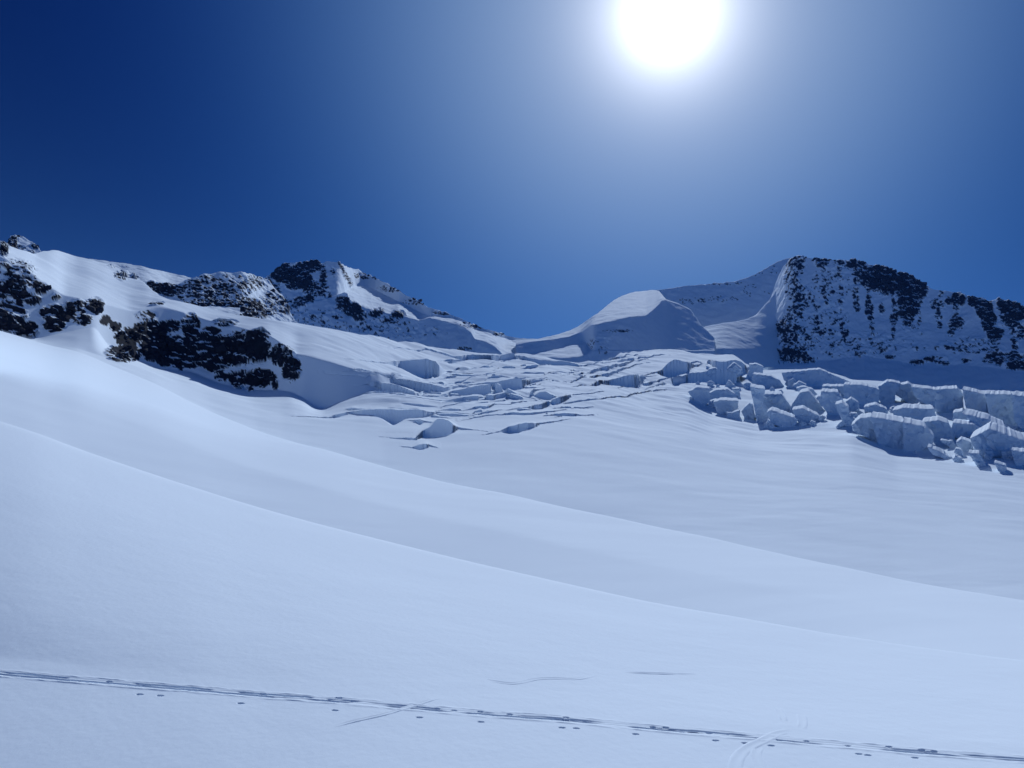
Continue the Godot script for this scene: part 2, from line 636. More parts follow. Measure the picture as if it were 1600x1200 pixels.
const STEPS := [
	[605, 564, 566, 625, 562, 574, 645, 560, 584, 665, 558, 591, 680, 562, 588, 692, 576, 582, 696, 580, 580],
	[665, 546, 548, 690, 552, 556, 720, 555, 563, 760, 554, 563, 803, 554, 562, 806, 556, 560],
	[812, 556, 562, 830, 560, 566, 845, 563, 571, 880, 564, 573, 905, 570, 572],
	[818, 574, 576, 830, 573, 576, 842, 573, 573],
	[700, 582, 584, 715, 584, 588, 742, 588, 588],
	[560, 585, 588, 600, 591, 600, 630, 593, 604, 650, 595, 612, 660, 597, 617, 675, 600, 614, 695, 606, 612, 720, 604, 606],
	[688, 618, 620, 705, 612, 620, 730, 606, 622, 750, 603, 620, 770, 600, 617, 775, 599, 616],
	[772, 602, 620, 785, 596, 618, 800, 594, 616, 815, 592, 610, 822, 592, 603, 827, 594, 600],
	[735, 598, 600, 760, 595, 599, 795, 594, 596],
	[690, 625, 627, 700, 622, 628, 712, 621, 626, 740, 618, 625, 770, 615, 622, 790, 612, 619],
	[790, 622, 624, 800, 615, 625, 815, 609, 624, 830, 612, 622, 838, 610, 612],
	[836, 620, 621, 845, 613, 624, 852, 613, 626, 862, 618, 626, 868, 622, 622],
	[826, 636, 637, 835, 632, 639, 850, 628, 638, 862, 624, 634, 880, 618, 628, 895, 618, 620],
	[740, 638, 641, 750, 635, 642, 760, 636, 640, 772, 633, 633],
	[754, 628, 630, 766, 627, 627],
	[760, 649, 650, 785, 647, 649, 800, 644, 648, 815, 645, 649, 826, 648, 648],
	[782, 675, 676, 795, 666, 679, 810, 663, 678, 820, 661, 672, 835, 661, 668, 842, 661, 663],
	[515, 651, 654, 530, 646, 652, 545, 643, 646, 562, 640, 646, 585, 638, 648, 600, 637, 656, 615, 636, 666, 625, 637, 660, 633, 637, 655, 650, 637, 653, 665, 639, 650, 684, 644, 644],
	[651, 684, 688, 660, 674, 686, 672, 668, 686, 682, 656, 685, 692, 655, 684, 700, 657, 682, 708, 663, 676, 715, 668, 670],
	[648, 699, 700, 655, 695, 703, 662, 693, 702, 670, 696, 697],
	[647, 657, 658, 656, 655, 665, 662, 657, 659, 670, 658, 660],
	[555, 577, 580, 565, 577, 583, 580, 580, 586, 600, 588, 594],
	[585, 598, 604, 600, 598, 612, 620, 600, 616, 640, 608, 616, 655, 612, 616],
	[944, 564, 564, 955, 559, 563, 970, 557, 560, 980, 556, 556],
	[905, 585, 586, 925, 578, 584, 940, 573, 580, 960, 569, 574, 980, 565, 569, 990, 562, 564],
	[895, 594, 596, 920, 588, 592, 945, 582, 587, 965, 577, 582, 985, 571, 573, 993, 570, 570],
	[965, 563, 566, 985, 559, 564, 1005, 558, 560, 1025, 557, 557],
	[915, 603, 604, 935, 596, 603, 955, 591, 604, 975, 586, 605, 995, 583, 604, 1005, 584, 597, 1008, 590, 590],
	[980, 604, 605, 1000, 599, 603, 1020, 596, 600, 1030, 592, 594],
	[1028, 580, 584, 1035, 577, 590, 1045, 566, 592, 1055, 561, 592, 1070, 565, 585, 1085, 568, 572],
	[1028, 603, 604, 1040, 594, 604, 1060, 590, 603, 1080, 585, 602, 1095, 583, 600, 1105, 580, 600, 1130, 575, 600, 1150, 580, 598, 1165, 590, 592],
	[1095, 565, 566, 1110, 562, 568, 1130, 565, 592, 1150, 562, 594, 1160, 565, 590, 1168, 572, 580],
	[895, 629, 630, 940, 624, 626, 980, 617, 619, 1010, 611, 613, 1025, 609, 609],
]

const CLIFF_ROCK := [
	[20, 420, 40, 18, 0.75], [6, 388, 9, 14, 1.2], [25, 450, 45, 30, 0.95], [12, 495, 34, 28, 1.6], [40, 515, 24, 16, 1.6], [55, 450, 25, 14, 0.9],
	[90, 490, 36, 16, 1.25], [85, 508, 22, 12, 1.2], [120, 480, 22, 14, 0.9], [150, 478, 16, 14, 1.2], [52, 470, 16, 10, 1.0], [130, 500, 18, 10, 1.0], [88, 465, 8, 6, 1.2],
	[165, 500, 10, 10, 1.1], [180, 510, 12, 10, 1.1], [200, 528, 26, 18, 1.1], [195, 552, 34, 16, 1.3], [235, 515, 30, 18, 1.1], [228, 493, 20, 9, 0.9], [262, 510, 26, 12, 1.1],
	[250, 545, 36, 26, 1.4], [298, 510, 17, 24, 1.3], [290, 550, 44, 30, 1.5], [335, 550, 40, 36, 1.5], [372, 545, 34, 32, 1.4], [400, 545, 28, 26, 1.3], [352, 505, 22, 7, 1.0], [330, 518, 18, 9, 1.0], [400, 525, 26, 12, 1.2],
	[440, 555, 24, 20, 1.2], [455, 577, 18, 22, 1.4], [405, 590, 30, 17, 1.3], [375, 590, 24, 14, 1.0], [372, 603, 9, 7, 1.2], [390, 609, 8, 5, 1.2], [430, 603, 6, 8, 1.2], [255, 566, 12, 8, 1.3], [245, 474, 14, 4, 1.0], [348, 590, 14, 8, 1.0],
	[190, 432, 14, 9, 1.0], [180, 416, 14, 4, 0.7], [211, 433, 6, 5, 1.0], [278, 433, 8, 3, 0.8],
]

var cliff_patches := {}

func build_glacier() -> void:
	cliff_patches = sorted(CLIFF_ROCK)
	var rows := [150, 190, 60, 90]
	var mid_py := []
	var mid_d := []
	for k in 61:
		var x := -400.0 + 40.0 * k
		var fp := 0.0
		var fd := 0.0
		for j in range(-4, 5):
			fp += along(FOOT, x + j * 25.0) / 9.0
			fd += along(FOOT_D, x + j * 25.0) / 9.0
		mid_py.append(x); mid_py.append(lerpf(along(RIDGE2, x) + 16.0, fp, 0.6))
		mid_d.append(x); mid_d.append(1.0 / lerpf(1.0 / along(START_D, x), 1.0 / fd, 0.6))
	var nx := int((1960.0 + 360.0) / 1.6) + 1
	lift.resize(nx * (rows[0] + rows[1] + rows[2] + rows[3] + 1 + 8))
	lift.fill(0.0)
	cut.resize(lift.size())
	cut.fill(0.0)
	over.resize(lift.size())
	over.fill(Vector2.ZERO)
	var gl_d := func(q: Vector2, p: Vector3, _r: int) -> float:
		var d := -p.z
		var v := lift[_r * nx + lift_col(p, nx)]
		var a := clampf((d - 220.0) / 250.0, 0.0, 1.0)
		var h := 0.6 * n_mid.get_noise_2d(p.x * 0.35, p.z * 0.5) + a * 2.2 * n_big.get_noise_2d(p.x * 2.0, p.z * 2.6)
		var rip := clampf((q.x - 900.0) / 300.0, 0.0, 1.0)
		h += (0.03 + 0.13 * rip * clampf(0.5 + 1.5 * n_mid.get_noise_2d(p.x * 0.6, p.z * 0.9), 0.0, 1.0)) * n_fine.get_noise_2d(p.x * 0.45 + p.z * 0.25, p.z * 0.9 + p.x * 0.12)
		if q.x < 520.0 and q.y < 625.0:
			var k := cover(cliff_patches, q)
			if k > 0.15:
				var lv := p.y / 6.5 + 2.2 * n_mid.get_noise_3d(p.x * 1.2, p.y * 0.8, p.z * 1.2)
				var saw := 1.0 - (lv - floorf(lv))
				h += minf(k, 1.0) * (2.0 * n_fine.get_noise_3d(p.x * 1.3, p.y * 0.9, p.z * 1.3) + 2.4 * (saw * saw - 0.4) + 5.0 * maxf(0.0, n_mid.get_noise_3d(p.x * 1.8, p.y * 0.8, p.z * 1.8)))
		if v > 0.0: h *= 0.6
		var ice := clampf((q.x - 540.0) / 80.0, 0.0, 1.0) * clampf((1180.0 - q.x) / 80.0, 0.0, 1.0) * clampf((along(FOOT, q.x) + 70.0 - q.y) / 50.0, 0.0, 1.0) * clampf((690.0 - q.y) / 50.0, 0.0, 1.0)
		if ice > 0.0: h += ice * (2.6 * n_mask.get_noise_2d(p.x * 0.009 - p.z * 0.003, p.z * 0.014) + 0.35 * n_mask.get_noise_2d(p.x * 0.03 + 40.0, p.z * 0.05))
		return h
	glacier = sheet({"x0": -360, "x1": 1960, "dx": 1.6, "es": 3, "sm": 12, "vs": 45, "smooth": 4,
		"lines": [
			[offset_line(RIDGE2, 16), "d", START_D],
			[mid_py, "d", mid_d],
			[FOOT, "d", FOOT_D],
			[BROW, "g", [-400, 1.2, 300, 1.3, 500, 1.2, 560, 1.0, 640, 0.7, 700, 0.2, 760, 0.15, 1100, 0.13, 2000, 0.12]],
			[CREST, "g", [-400, 0.40, 0, 0.36, 150, 0.32, 300, 0.31, 500, 0.27, 650, 0.20, 800, 0.17, 1000, 0.165, 1150, 0.16, 1300, 0.14, 1600, 0.14]],
		],
		"rows": rows, "back": [8, 0.5, 60.0], "steps": tailed(STEPS) + small_steps()})
	for k in lift.size():
		if lift[k] < 0.05: lift[k] += cut[k]
	var soft := lift.duplicate()
	for r in range(1, lift.size() / nx - 1):
		for c in range(2, nx - 2):
			var k := r * nx + c
			soft[k] = 0.3 * lift[k] + 0.2 * (lift[k - 1] + lift[k + 1]) + 0.1 * (lift[k - 2] + lift[k + 2]) + 0.05 * (lift[k - nx] + lift[k + nx])
	lift = soft
	for k in glacier.P.size():
		glacier.P[k].y += lift[k]
	for k in over.size():
		if over[k].x > 0.0:
			var p: Vector3 = glacier.P[k]
			glacier.P[k] = Vector3(p.x / -p.z * over[k].x, over[k].y, -over[k].x)
	var N := normals(glacier)
	for k in glacier.P.size():
		var p: Vector3 = glacier.P[k]
		glacier.P[k] = p + (Vector3(0, N[k].y, N[k].z) if p.x < -160.0 else Vector3(0, 0.95, 0)) * gl_d.call(pix(p), p, k / nx)
	var col := func(q: Vector2, p: Vector3, n: Vector3) -> Color:
		if q.x < 500.0 and q.y < 625.0:
			var k := cover(cliff_patches, q)
			if k > 0.0:
				var t := cliff_edge(p) + 0.22 * n.y
				if k > t and n.y < 0.84 + 0.3 * n_fine.get_noise_3d(p.x * 2.0, p.y * 2.0, p.z * 2.0): return ROCK * (0.8 + 0.5 * n_mid.get_noise_3d(p.x * 3.0, p.y * 3.0, p.z * 3.0))
		return SNOW
	add_fore(glacier, 0.35, 0.12)
	finish(glacier, "glacier", "crevassed glacier rising in snowy steps to the col between the peaks", "glacier", snow_mat, col)

func tailed(all: Array) -> Array:      # every ice step runs out into the snow in a long low edge on both sides
	var rng := RandomNumberGenerator.new()
	rng.seed = 31
	var out := []
	for f in all:
		var n: int = f.size()
		var w: float = f[n - 3] - f[0]
		var tilt := (-0.13 if f[0] > 690 else 0.10) + rng.randf_range(-0.05, 0.05)
		var most := 70.0 if f[0] < 880 else 22.0
		var la := clampf(w * rng.randf_range(0.5, 1.1), 10.0, most)
		var lb := clampf(w * rng.randf_range(0.5, 1.1), 10.0, most)
		var ha := rng.randf_range(1.2, 2.6)
		var hb := rng.randf_range(1.2, 2.6)
		var ya: float = f[2]
		var yb: float = f[n - 1]
		var g := [f[0] - la, ya - la * tilt - 0.1, ya - la * tilt, f[0] - la * 0.5, ya - la * 0.45 * tilt - ha * 0.7, ya - la * 0.45 * tilt, f[0] - 1.0, minf(f[1], ya - ha), ya]
		g.append_array(f.slice(3, n - 3))
		g.append_array([f[n - 3] + 1.0, minf(f[n - 2], yb - hb), yb, f[n - 3] + lb * 0.5, yb + lb * 0.45 * tilt - hb * 0.7, yb + lb * 0.45 * tilt, f[n - 3] + lb, yb + lb * tilt - 0.1, yb + lb * tilt])
		out.append(g)
	return out

func small_steps() -> Array:        # the many low snow edges between the large ice steps
	var rng := RandomNumberGenerator.new()
	rng.seed = 77
	var out := []
	while out.size() < 64:
		var x := rng.randf_range(560.0, 900.0)
		var y := rng.randf_range(562.0, 650.0) if x < 900.0 else rng.randf_range(556.0, 622.0)
		if y < along(CREST, x) + 8.0 or (x < 700.0 and y < along(FOOT, x) + 4.0): continue
		var w := rng.randf_range(18.0, 75.0)
		var h := rng.randf_range(1.3, 4.6)
		var tilt := rng.randf_range(-0.22, 0.02) if x > 700.0 else rng.randf_range(-0.05, 0.16)
		var bend := rng.randf_range(-0.10, 0.10) * w * 0.2
		var f := []
		for k in 6:
			var t := k / 5.0
			var hh := h * sin(PI * pow(t, 0.8)) + 0.2
			var yy := y + tilt * (t - 0.5) * w + bend * (4.0 * t * (1.0 - t))
			f.append(x + (t - 0.5) * w); f.append(yy - hh); f.append(yy)
		out.append(f)
	return out

func cliff_edge(p: Vector3) -> float:        # how much cover it takes here for bare rock to show
	return 0.46 + 0.75 * n_fine.get_noise_3d(p.x * 1.5 + p.y * 0.8, p.y * 1.6, p.z * 1.5) + 0.75 * n_mask.get_noise_3d(p.x * 0.30, p.y * 0.42, p.z * 0.30)

func lift_col(p: Vector3, nx: int) -> int:
	return clampi(int(round((p.x / -p.z - (-1160.0 / F)) / (1.6 / F))), 0, nx - 1)

# ---------------------------------------------------------------- the mountains
const PEAK_ROCK := [
	[440, 425, 26, 18, 1.3], [455, 430, 30, 16, 1.3], [465, 442, 24, 14, 1.2], [485, 415, 26, 12, 1.3], [478, 440, 12, 22, 1.2], [490, 448, 14, 14, 0.9], [505, 440, 8, 26, 0.9], [470, 470, 20, 12, 0.9], [425, 442, 16, 16, 0.9],
	[535, 470, 14, 10, 1.3], [550, 484, 18, 14, 1.3], [562, 494, 14, 10, 1.1], [540, 480, 20, 12, 0.8], [585, 490, 12, 8, 1.1], [595, 486, 7, 6, 1.2], [622, 492, 14, 9, 1.2], [610, 500, 20, 10, 0.7],
	[500, 500, 80, 22, 0.45], [580, 510, 70, 22, 0.45], [520, 425, 8, 10, 0.7], [570, 430, 20, 7, 0.6], [610, 450, 24, 8, 0.6], [650, 471, 26, 7, 0.6], [690, 489, 22, 4, 0.6], [745, 510, 30, 4, 0.6], [725, 545, 14, 4, 0.9], [500, 460, 20, 10, 0.6], [780, 522, 14, 3, 0.6], [640, 520, 60, 16, 0.35],
]
const MASSIF_ROCK := [
	[1245, 412, 18, 16, 0.7], [1238, 436, 16, 22, 0.62], [1250, 465, 26, 24, 0.62], [1240, 490, 20, 24, 0.7], [1230, 515, 28, 22, 0.75], [1245, 530, 34, 24, 0.7], [1232, 555, 38, 16, 1.0], [1218, 562, 20, 8, 1.1], [1255, 562, 22, 8, 0.9],
	[1284, 408, 14, 12, 0.9], [1308, 418, 10, 16, 0.7], [1332, 412, 22, 12, 0.9], [1345, 425, 18, 12, 0.7], [1368, 432, 34, 24, 1.2], [1385, 440, 36, 24, 1.3], [1405, 440, 36, 26, 1.35], [1425, 452, 28, 24, 1.4], [1418, 480, 22, 22, 1.2], [1420, 505, 14, 14, 0.9], [1358, 480, 8, 26, 0.8], [1362, 508, 6, 12, 0.8], [1378, 482, 6, 10, 0.9], [1397, 498, 8, 12, 0.8],
	[1300, 440, 40, 30, 0.4], [1330, 540, 120, 24, 0.42], [1290, 500, 40, 40, 0.42], [1290, 520, 16, 10, 0.7], [1318, 520, 10, 10, 0.8], [1345, 553, 14, 6, 0.8], [1390, 557, 10, 5, 1.0], [1432, 566, 14, 6, 1.1], [1462, 562, 24, 8, 0.8], [1475, 566, 10, 5, 1.0],
	[1465, 475, 14, 12, 0.9], [1482, 470, 8, 9, 0.9], [1497, 468, 14, 12, 1.2], [1525, 472, 14, 10, 1.1], [1540, 480, 14, 16, 1.3], [1545, 500, 14, 22, 1.3], [1555, 522, 16, 12, 1.2], [1495, 505, 16, 14, 0.9], [1575, 478, 22, 14, 1.2], [1592, 488, 20, 16, 1.3], [1580, 500, 24, 16, 0.9], [1590, 520, 20, 14, 0.8],
	[1520, 540, 60, 16, 0.5], [1570, 560, 40, 14, 0.95], [1590, 572, 24, 8, 1.2], [1510, 564, 12, 5, 0.9], [1640, 500, 50, 40, 0.9], [1720, 520, 80, 50, 0.8],
]
const KNOLL_ROCK := [
	[262, 452, 36, 14, 1.2], [300, 450, 40, 18, 0.8], [340, 450, 60, 26, 0.75], [370, 478, 60, 16, 1.0], [330, 475, 50, 12, 1.0], [400, 488, 40, 12, 1.0], [425, 470, 24, 20, 0.7], [400, 440, 30, 16, 0.6], [350, 434, 50, 8, 0.5], [445, 480, 12, 16, 0.9], [235, 443, 8, 5, 1.2],
]
const DOME_ROCK := [[938, 538, 22, 22, 0.42], [945, 548, 14, 10, 0.6], [968, 517, 30, 3, 0.7], [930, 532, 6, 8, 0.6], [950, 478, 30, 4, 0.3]]
const WALL_ROCK := [[1090, 470, 60, 6, 0.5], [1130, 466, 30, 5, 0.55], [1175, 455, 30, 14, 0.35], [1120, 443, 60, 3, 0.7], [1200, 425, 30, 14, 0.4]]

const MASSIF_RIBS := [
	[1290, 404, 1283, 440, 1292, 472, 6, 0.75], [1310, 408, 1319, 450, 1311, 490, 6, 0.7], [1311, 490, 1322, 526, 1316, 545, 6, 0.7], [1342, 412, 1334, 452, 1340, 480, 7, 0.75], [1357, 455, 1360, 490, 1364, 522, 5, 0.85],
	[1396, 470, 1399, 500, 1394, 530, 5, 0.8], [1440, 455, 1432, 490, 1438, 520, 5, 0.7], [1472, 456, 1462, 480, 1468, 510, 6, 0.75], [1498, 460, 1494, 490, 1486, 520, 7, 0.85], [1520, 465, 1540, 495, 1552, 530, 9, 1.1],
	[1562, 470, 1580, 500, 1586, 540, 8, 0.85], [1270, 470, 1280, 505, 1274, 540, 7, 0.6], [1300, 540, 1350, 532, 1400, 545, 6, 0.6], [1430, 545, 1500, 540, 1560, 548, 6, 0.65], [1245, 402, 1236, 440, 1248, 480, 8, 0.7]]
const PEAK_RIBS := [
	[438, 415, 462, 440, 488, 468, 7, 0.95], [470, 411, 478, 440, 492, 455, 6, 0.9], [497, 408, 506, 436, 516, 462, 4, 0.8], [530, 411, 540, 430, 548, 444, 4, 0.8], [425, 440, 440, 470, 470, 490, 7, 0.7], [450, 500, 500, 508, 560, 515, 6, 0.5], [560, 500, 610, 512, 650, 520, 6, 0.5]]

func ribs(list: Array) -> Array:         # rock ribs as chains of patches
	var out := []
	for r in list:
		for k in 9:
			var t := k / 8.0
			var a := Vector2(r[0], r[1]).lerp(Vector2(r[2], r[3]), t)
			var p := a.lerp(Vector2(r[2], r[3]).lerp(Vector2(r[4], r[5]), t), t)
			out.append([p.x + 2.0 * n_fine.get_noise_2d(p.x * 3.0, p.y * 3.0), p.y, r[6] * (0.8 + 0.5 * absf(n_fine.get_noise_2d(p.y * 4.0, p.x))), r[6] * 1.1, r[7]])
	return out

func rocky(called: String, label: String, o: Dictionary, blobs: Array, scale: float, rough: float, snow_rough: float) -> Dictionary:
	# scale: metres across a typical rock patch
	var fq := 1.0 / scale
	var patches := sorted(blobs)
	o.disp = func(q: Vector2, p: Vector3, r: int) -> float:
		var k := cover(patches, q)
		var h := snow_rough * (n_mask.get_noise_3d(p.x * fq * 0.22, p.y * fq * 0.22, p.z * fq * 0.22) + 0.14 * n_mask.get_noise_3d(p.x * fq * 0.8, p.y * fq * 0.5, p.z * fq * 0.8))
		if k > 0.1: h += minf(k, 1.0) * rough * (0.6 * n_mask.get_noise_3d(p.x * fq * 0.7, p.y * fq * 0.7, p.z * fq * 0.7) + maxf(0.0, n_mask.get_noise_3d(p.x * fq * 0.3, p.y * fq * 0.2, 7.0 + p.z * fq * 0.3)))
		return h
	var S := sheet(o)
	var col := func(q: Vector2, p: Vector3, n: Vector3) -> Color:
		var k := cover(patches, q)
		if k > 0.0:
			var t := 0.50 + 0.8 * n_mask.get_noise_3d(p.x * fq + p.y * fq * 0.3, p.y * fq * 0.9, p.z * fq) + 0.6 * n_mask.get_noise_3d(p.x * fq * 0.35, p.y * fq * 0.22, p.z * fq * 0.35) + 0.25 * n.y
			if k > t and n.y < 0.80 + 0.3 * n_mask.get_noise_3d(p.x * fq * 2.0, 5.0 + p.y * fq * 2.0, p.z * fq * 2.0): return ROCK * (1.0 + 0.5 * n_mask.get_noise_3d(p.x * fq * 3.0, p.y * fq * 3.0, p.z * fq * 3.0))
		return SNOW
	finish(S, called, label, "mountain", snow_mat, col)
	return S

var S_peak: Dictionary
var S_massif: Dictionary
var S_knoll: Dictionary
var S_sky: Dictionary
var S_tiny: Dictionary

func build_mountains() -> void:
	S_massif = rocky("mountain", "long shadowed mountain wall of snow and dark rock right of the sun", {
		"x0": 1188, "x1": 2000, "dx": 1.3, "es": 0, "sm": 5, "smooth": 1,
		"lines": [
			[[1160, 625, 2000, 640], "d", [1160, 1520, 1250, 1440, 1400, 1340, 1500, 1280, 1600, 1200, 2000, 1100]],
			[[1165, 588, 1180, 575, 1200, 560, 1235, 569, 1300, 563, 1350, 557, 1430, 569, 1500, 570, 1580, 578, 2000, 590], "g", [1160, 0.33, 1250, 0.36, 1350, 0.45, 2000, 0.45]],
			[[1185, 535, 1195, 515, 1205, 500, 1220, 490, 1240, 480, 1300, 485, 1400, 500, 1600, 520, 2000, 540], "g", [1165, 0.48, 1205, 0.6, 1235, 1.05, 1400, 0.95, 2000, 1.0]],
			[[1185, 520, 1195, 492, 1205, 462, 1214, 438, 1224, 416, 1235, 403, 1245, 399, 1255, 401, 1270, 404, 1280, 403, 1290, 403, 1297, 406, 1303, 406, 1320, 407, 1335, 406, 1345, 408, 1355, 412, 1365, 413, 1380, 415, 1390, 419, 1400, 422, 1410, 428, 1418, 428, 1430, 433, 1440, 440, 1450, 449, 1460, 452, 1475, 454, 1490, 456, 1500, 457, 1510, 463, 1520, 463, 1535, 464, 1545, 470, 1560, 469, 1575, 467, 1590, 474, 1605, 482, 1640, 470, 1700, 440, 2000, 400], "g", [1165, 0.5, 1225, 0.62, 1240, 1.15, 1400, 1.25, 2000, 1.2]],  # last crest points, out of view at right, raised to shade the apron
		],
		"rows": [30, 70, 70], "back": [8, 1.1, 160.0]}, MASSIF_ROCK + ribs(MASSIF_RIBS), 11.0, 12.0, 3.0)
	S_peak = rocky("mountain", "craggy peak with a sunlit snow bench left of the col", {
		"x0": 392, "x1": 880, "dx": 1.2, "es": 0, "sm": 3, "smooth": 1,
		"lines": [
			[[390, 580, 880, 580], "d", [390, 1350, 600, 1400, 880, 1420]],
			[[390, 470, 450, 480, 500, 470, 530, 462, 540, 464, 550, 470, 565, 478, 575, 482, 588, 486, 600, 488, 610, 490, 622, 489, 640, 497, 655, 502, 672, 496, 690, 501, 715, 506, 735, 517, 742, 530, 760, 534, 775, 542, 790, 558, 830, 566, 880, 572], "g", [390, 0.9, 700, 0.95, 880, 0.9]],
			[[390, 468, 450, 478, 500, 468, 530, 460, 540, 455, 553, 447, 565, 446, 580, 450, 600, 460, 620, 470, 640, 480, 660, 490, 674, 494, 690, 494, 705, 497, 720, 502, 740, 512, 760, 519, 800, 532, 830, 533, 880, 530], "g", [390, 0.28, 600, 0.28, 700, 0.26, 880, 0.21]],
			[[390, 458, 400, 450, 418, 432, 430, 423, 440, 414, 446, 409, 456, 410, 462, 412, 470, 410, 480, 408, 490, 406, 496, 407, 502, 411, 510, 408, 520, 409, 530, 411, 540, 416, 550, 419, 560, 421, 568, 426, 580, 432, 592, 437, 600, 441, 620, 453, 640, 464, 655, 471, 668, 480, 680, 484, 700, 490, 715, 496, 730, 503, 745, 509, 760, 515, 775, 518, 785, 522, 793, 525, 805, 528, 840, 530, 880, 528], "g", [390, 1.2, 500, 1.1, 880, 1.0]],
		],
		"rows": [80, 40, 60], "back": [8, 1.0, 140.0]}, PEAK_ROCK + ribs(PEAK_RIBS), 10.0, 11.0, 3.0)
	rocky("snow_dome", "rounded snow dome with a sunlit cap right of the col", {
		"x0": 806, "x1": 1118, "dx": 1.3, "es": 1, "sm": 3, "smooth": 2,
		"lines": [
			[[800, 585, 1120, 585], "d", [800, 1420, 950, 1400, 1120, 1560]],
			[[800, 562, 845, 557, 880, 559, 905, 557, 920, 552, 925, 548, 1120, 548], "g", [800, 0.7, 1120, 0.75]],
			[[800, 560, 845, 550, 870, 545, 895, 538, 915, 534, 921, 545, 926, 547, 1120, 547], "g", [800, 0.26, 1120, 0.26]],
			[[800, 540, 815, 537, 860, 530, 890, 526, 910, 517, 925, 508, 945, 503, 960, 500, 985, 494, 1010, 492, 1024, 480, 1036, 468, 1060, 475, 1078, 484, 1096, 509, 1120, 532], "g", [800, 0.5, 860, 0.75, 1020, 0.75, 1050, 0.55, 1120, 0.5]],
			[[800, 531, 815, 530, 840, 529, 860, 525, 880, 520, 900, 512, 915, 502, 930, 492, 945, 480, 960, 468, 975, 461, 990, 456, 1000, 455, 1020, 453, 1030, 454, 1040, 467, 1060, 474, 1078, 483, 1096, 508, 1120, 531], "g", [800, 0.27, 1120, 0.265]],
		],
		"rows": [20, 20, 50, 40], "back": [8, 0.7, 120.0]}, DOME_ROCK, 9.0, 4.0, 1.6)
	rocky("snow_wall", "shadowed snow wall between the dome and the rocky mountain", {
		"x0": 1015, "x1": 1275, "dx": 1.5, "es": 0, "sm": 3, "smooth": 1,
		"lines": [
			[[1010, 540, 1280, 540], "d", [1010, 2250, 1280, 2250]],
			[[1010, 453, 1035, 452, 1050, 450, 1070, 446, 1100, 444, 1120, 442, 1145, 440, 1165, 434, 1180, 428, 1200, 417, 1215, 408, 1230, 403, 1245, 402, 1280, 410], "g", [1010, 0.8, 1280, 0.8]],
		],
		"rows": [90], "back": [6, 0.8, 160.0]}, WALL_ROCK, 12.0, 7.0, 2.5)
	rocky("snow_shoulder", "smooth snow shoulder sweeping up to the rocky mountain's ridge foot", {
		"x0": 1036, "x1": 1262, "dx": 1.5, "es": 2, "sm": 6, "smooth": 2,
		"lines": [
			[[1030, 605, 1150, 600, 1195, 574, 1262, 574], "d", [1030, 1440, 1150, 1540, 1195, 1700, 1262, 1760]],
			[[1030, 560, 1060, 553, 1100, 545, 1150, 545, 1200, 545, 1235, 545, 1262, 572], "g", [1030, 0.26, 1080, 0.40, 1130, 0.62, 1262, 0.70]],
			[[1030, 556, 1045, 548, 1060, 542, 1080, 526, 1100, 510, 1140, 503, 1165, 499, 1178, 494, 1190, 482, 1205, 464, 1218, 445, 1228, 428, 1236, 416, 1244, 440, 1262, 560], "g", [1030, 0.24, 1070, 0.33, 1120, 0.38, 1175, 0.42, 1200, 0.6, 1240, 0.8]],
		],
		"rows": [50, 60], "back": [6, 0.6, 100.0]}, [[1230, 500, 10, 30, 0.4]], 14.0, 5.0, 1.6)
	S_knoll = rocky("rocky_knoll", "rounded knoll of snow speckled rock behind the snow ramp", {
		"x0": 222, "x1": 466, "dx": 1.2, "es": 0, "sm": 3, "smooth": 1,
		"lines": [
			[[220, 470, 260, 500, 340, 515, 470, 525], "d", [220, 610, 300, 610, 400, 660, 470, 720]],
			[[220, 446, 228, 441, 233, 439, 250, 441, 270, 443, 285, 440, 300, 434, 315, 430, 335, 426, 350, 425, 370, 425, 390, 426, 400, 430, 410, 434, 420, 440, 430, 450, 440, 460, 447, 470, 452, 480, 457, 495, 466, 508], "g", [220, 0.9, 380, 0.85, 400, 0.55, 466, 0.48]],
		],
		"rows": [100], "back": [8, 0.7, 70.0]}, KNOLL_ROCK, 4.0, 3.2, 2.0)
	S_sky = rocky("snow_ridge", "smooth sunlit snow ridge on the skyline above the cliffs", {
		"x0": 132, "x1": 372, "dx": 1.6, "es": 2, "sm": 5, "smooth": 2,
		"lines": [
			[[130, 414, 165, 420, 200, 436, 228, 454, 260, 478, 372, 492], "d", [130, 700, 165, 700, 200, 655, 228, 600, 260, 600, 372, 640]],
			[[130, 402, 165, 407, 190, 410, 215, 414, 240, 420, 265, 426, 290, 431, 304, 435, 330, 443, 372, 458], "g", [130, 0.34, 372, 0.34]],
		],
		"rows": [70], "back": [6, 0.4, 100.0]}, [[185, 416, 18, 3, 0.6], [190, 430, 16, 9, 1.1], [211, 433, 7, 6, 1.1], [278, 433, 9, 3, 0.8]], 4.0, 2.0, 1.2)
	S_tiny = rocky("rocky_peak", "small rock summit with a snow patch behind the skyline ridge", {
		"x0": 0, "x1": 74, "dx": 1.0, "es": 0, "sm": 2, "smooth": 0,
		"lines": [
			[[0, 412, 74, 412], "d", [0, 540, 74, 560]],
			[[0, 400, 8, 385, 14, 376, 18, 369, 24, 368, 30, 367, 34, 369, 40, 373, 46, 376, 52, 378, 58, 384, 62, 390, 66, 395, 74, 400], "g", [0, 0.8, 74, 0.6]],
		],
		"rows": [50], "back": [6, 0.9, 30.0]}, [[20, 378, 9, 14, 1.2], [28, 388, 14, 5, 1.0], [26, 368, 12, 4, 1.2], [56, 383, 9, 8, 1.1], [46, 394, 12, 4, 0.9]], 2.5, 2.0, 0.8)

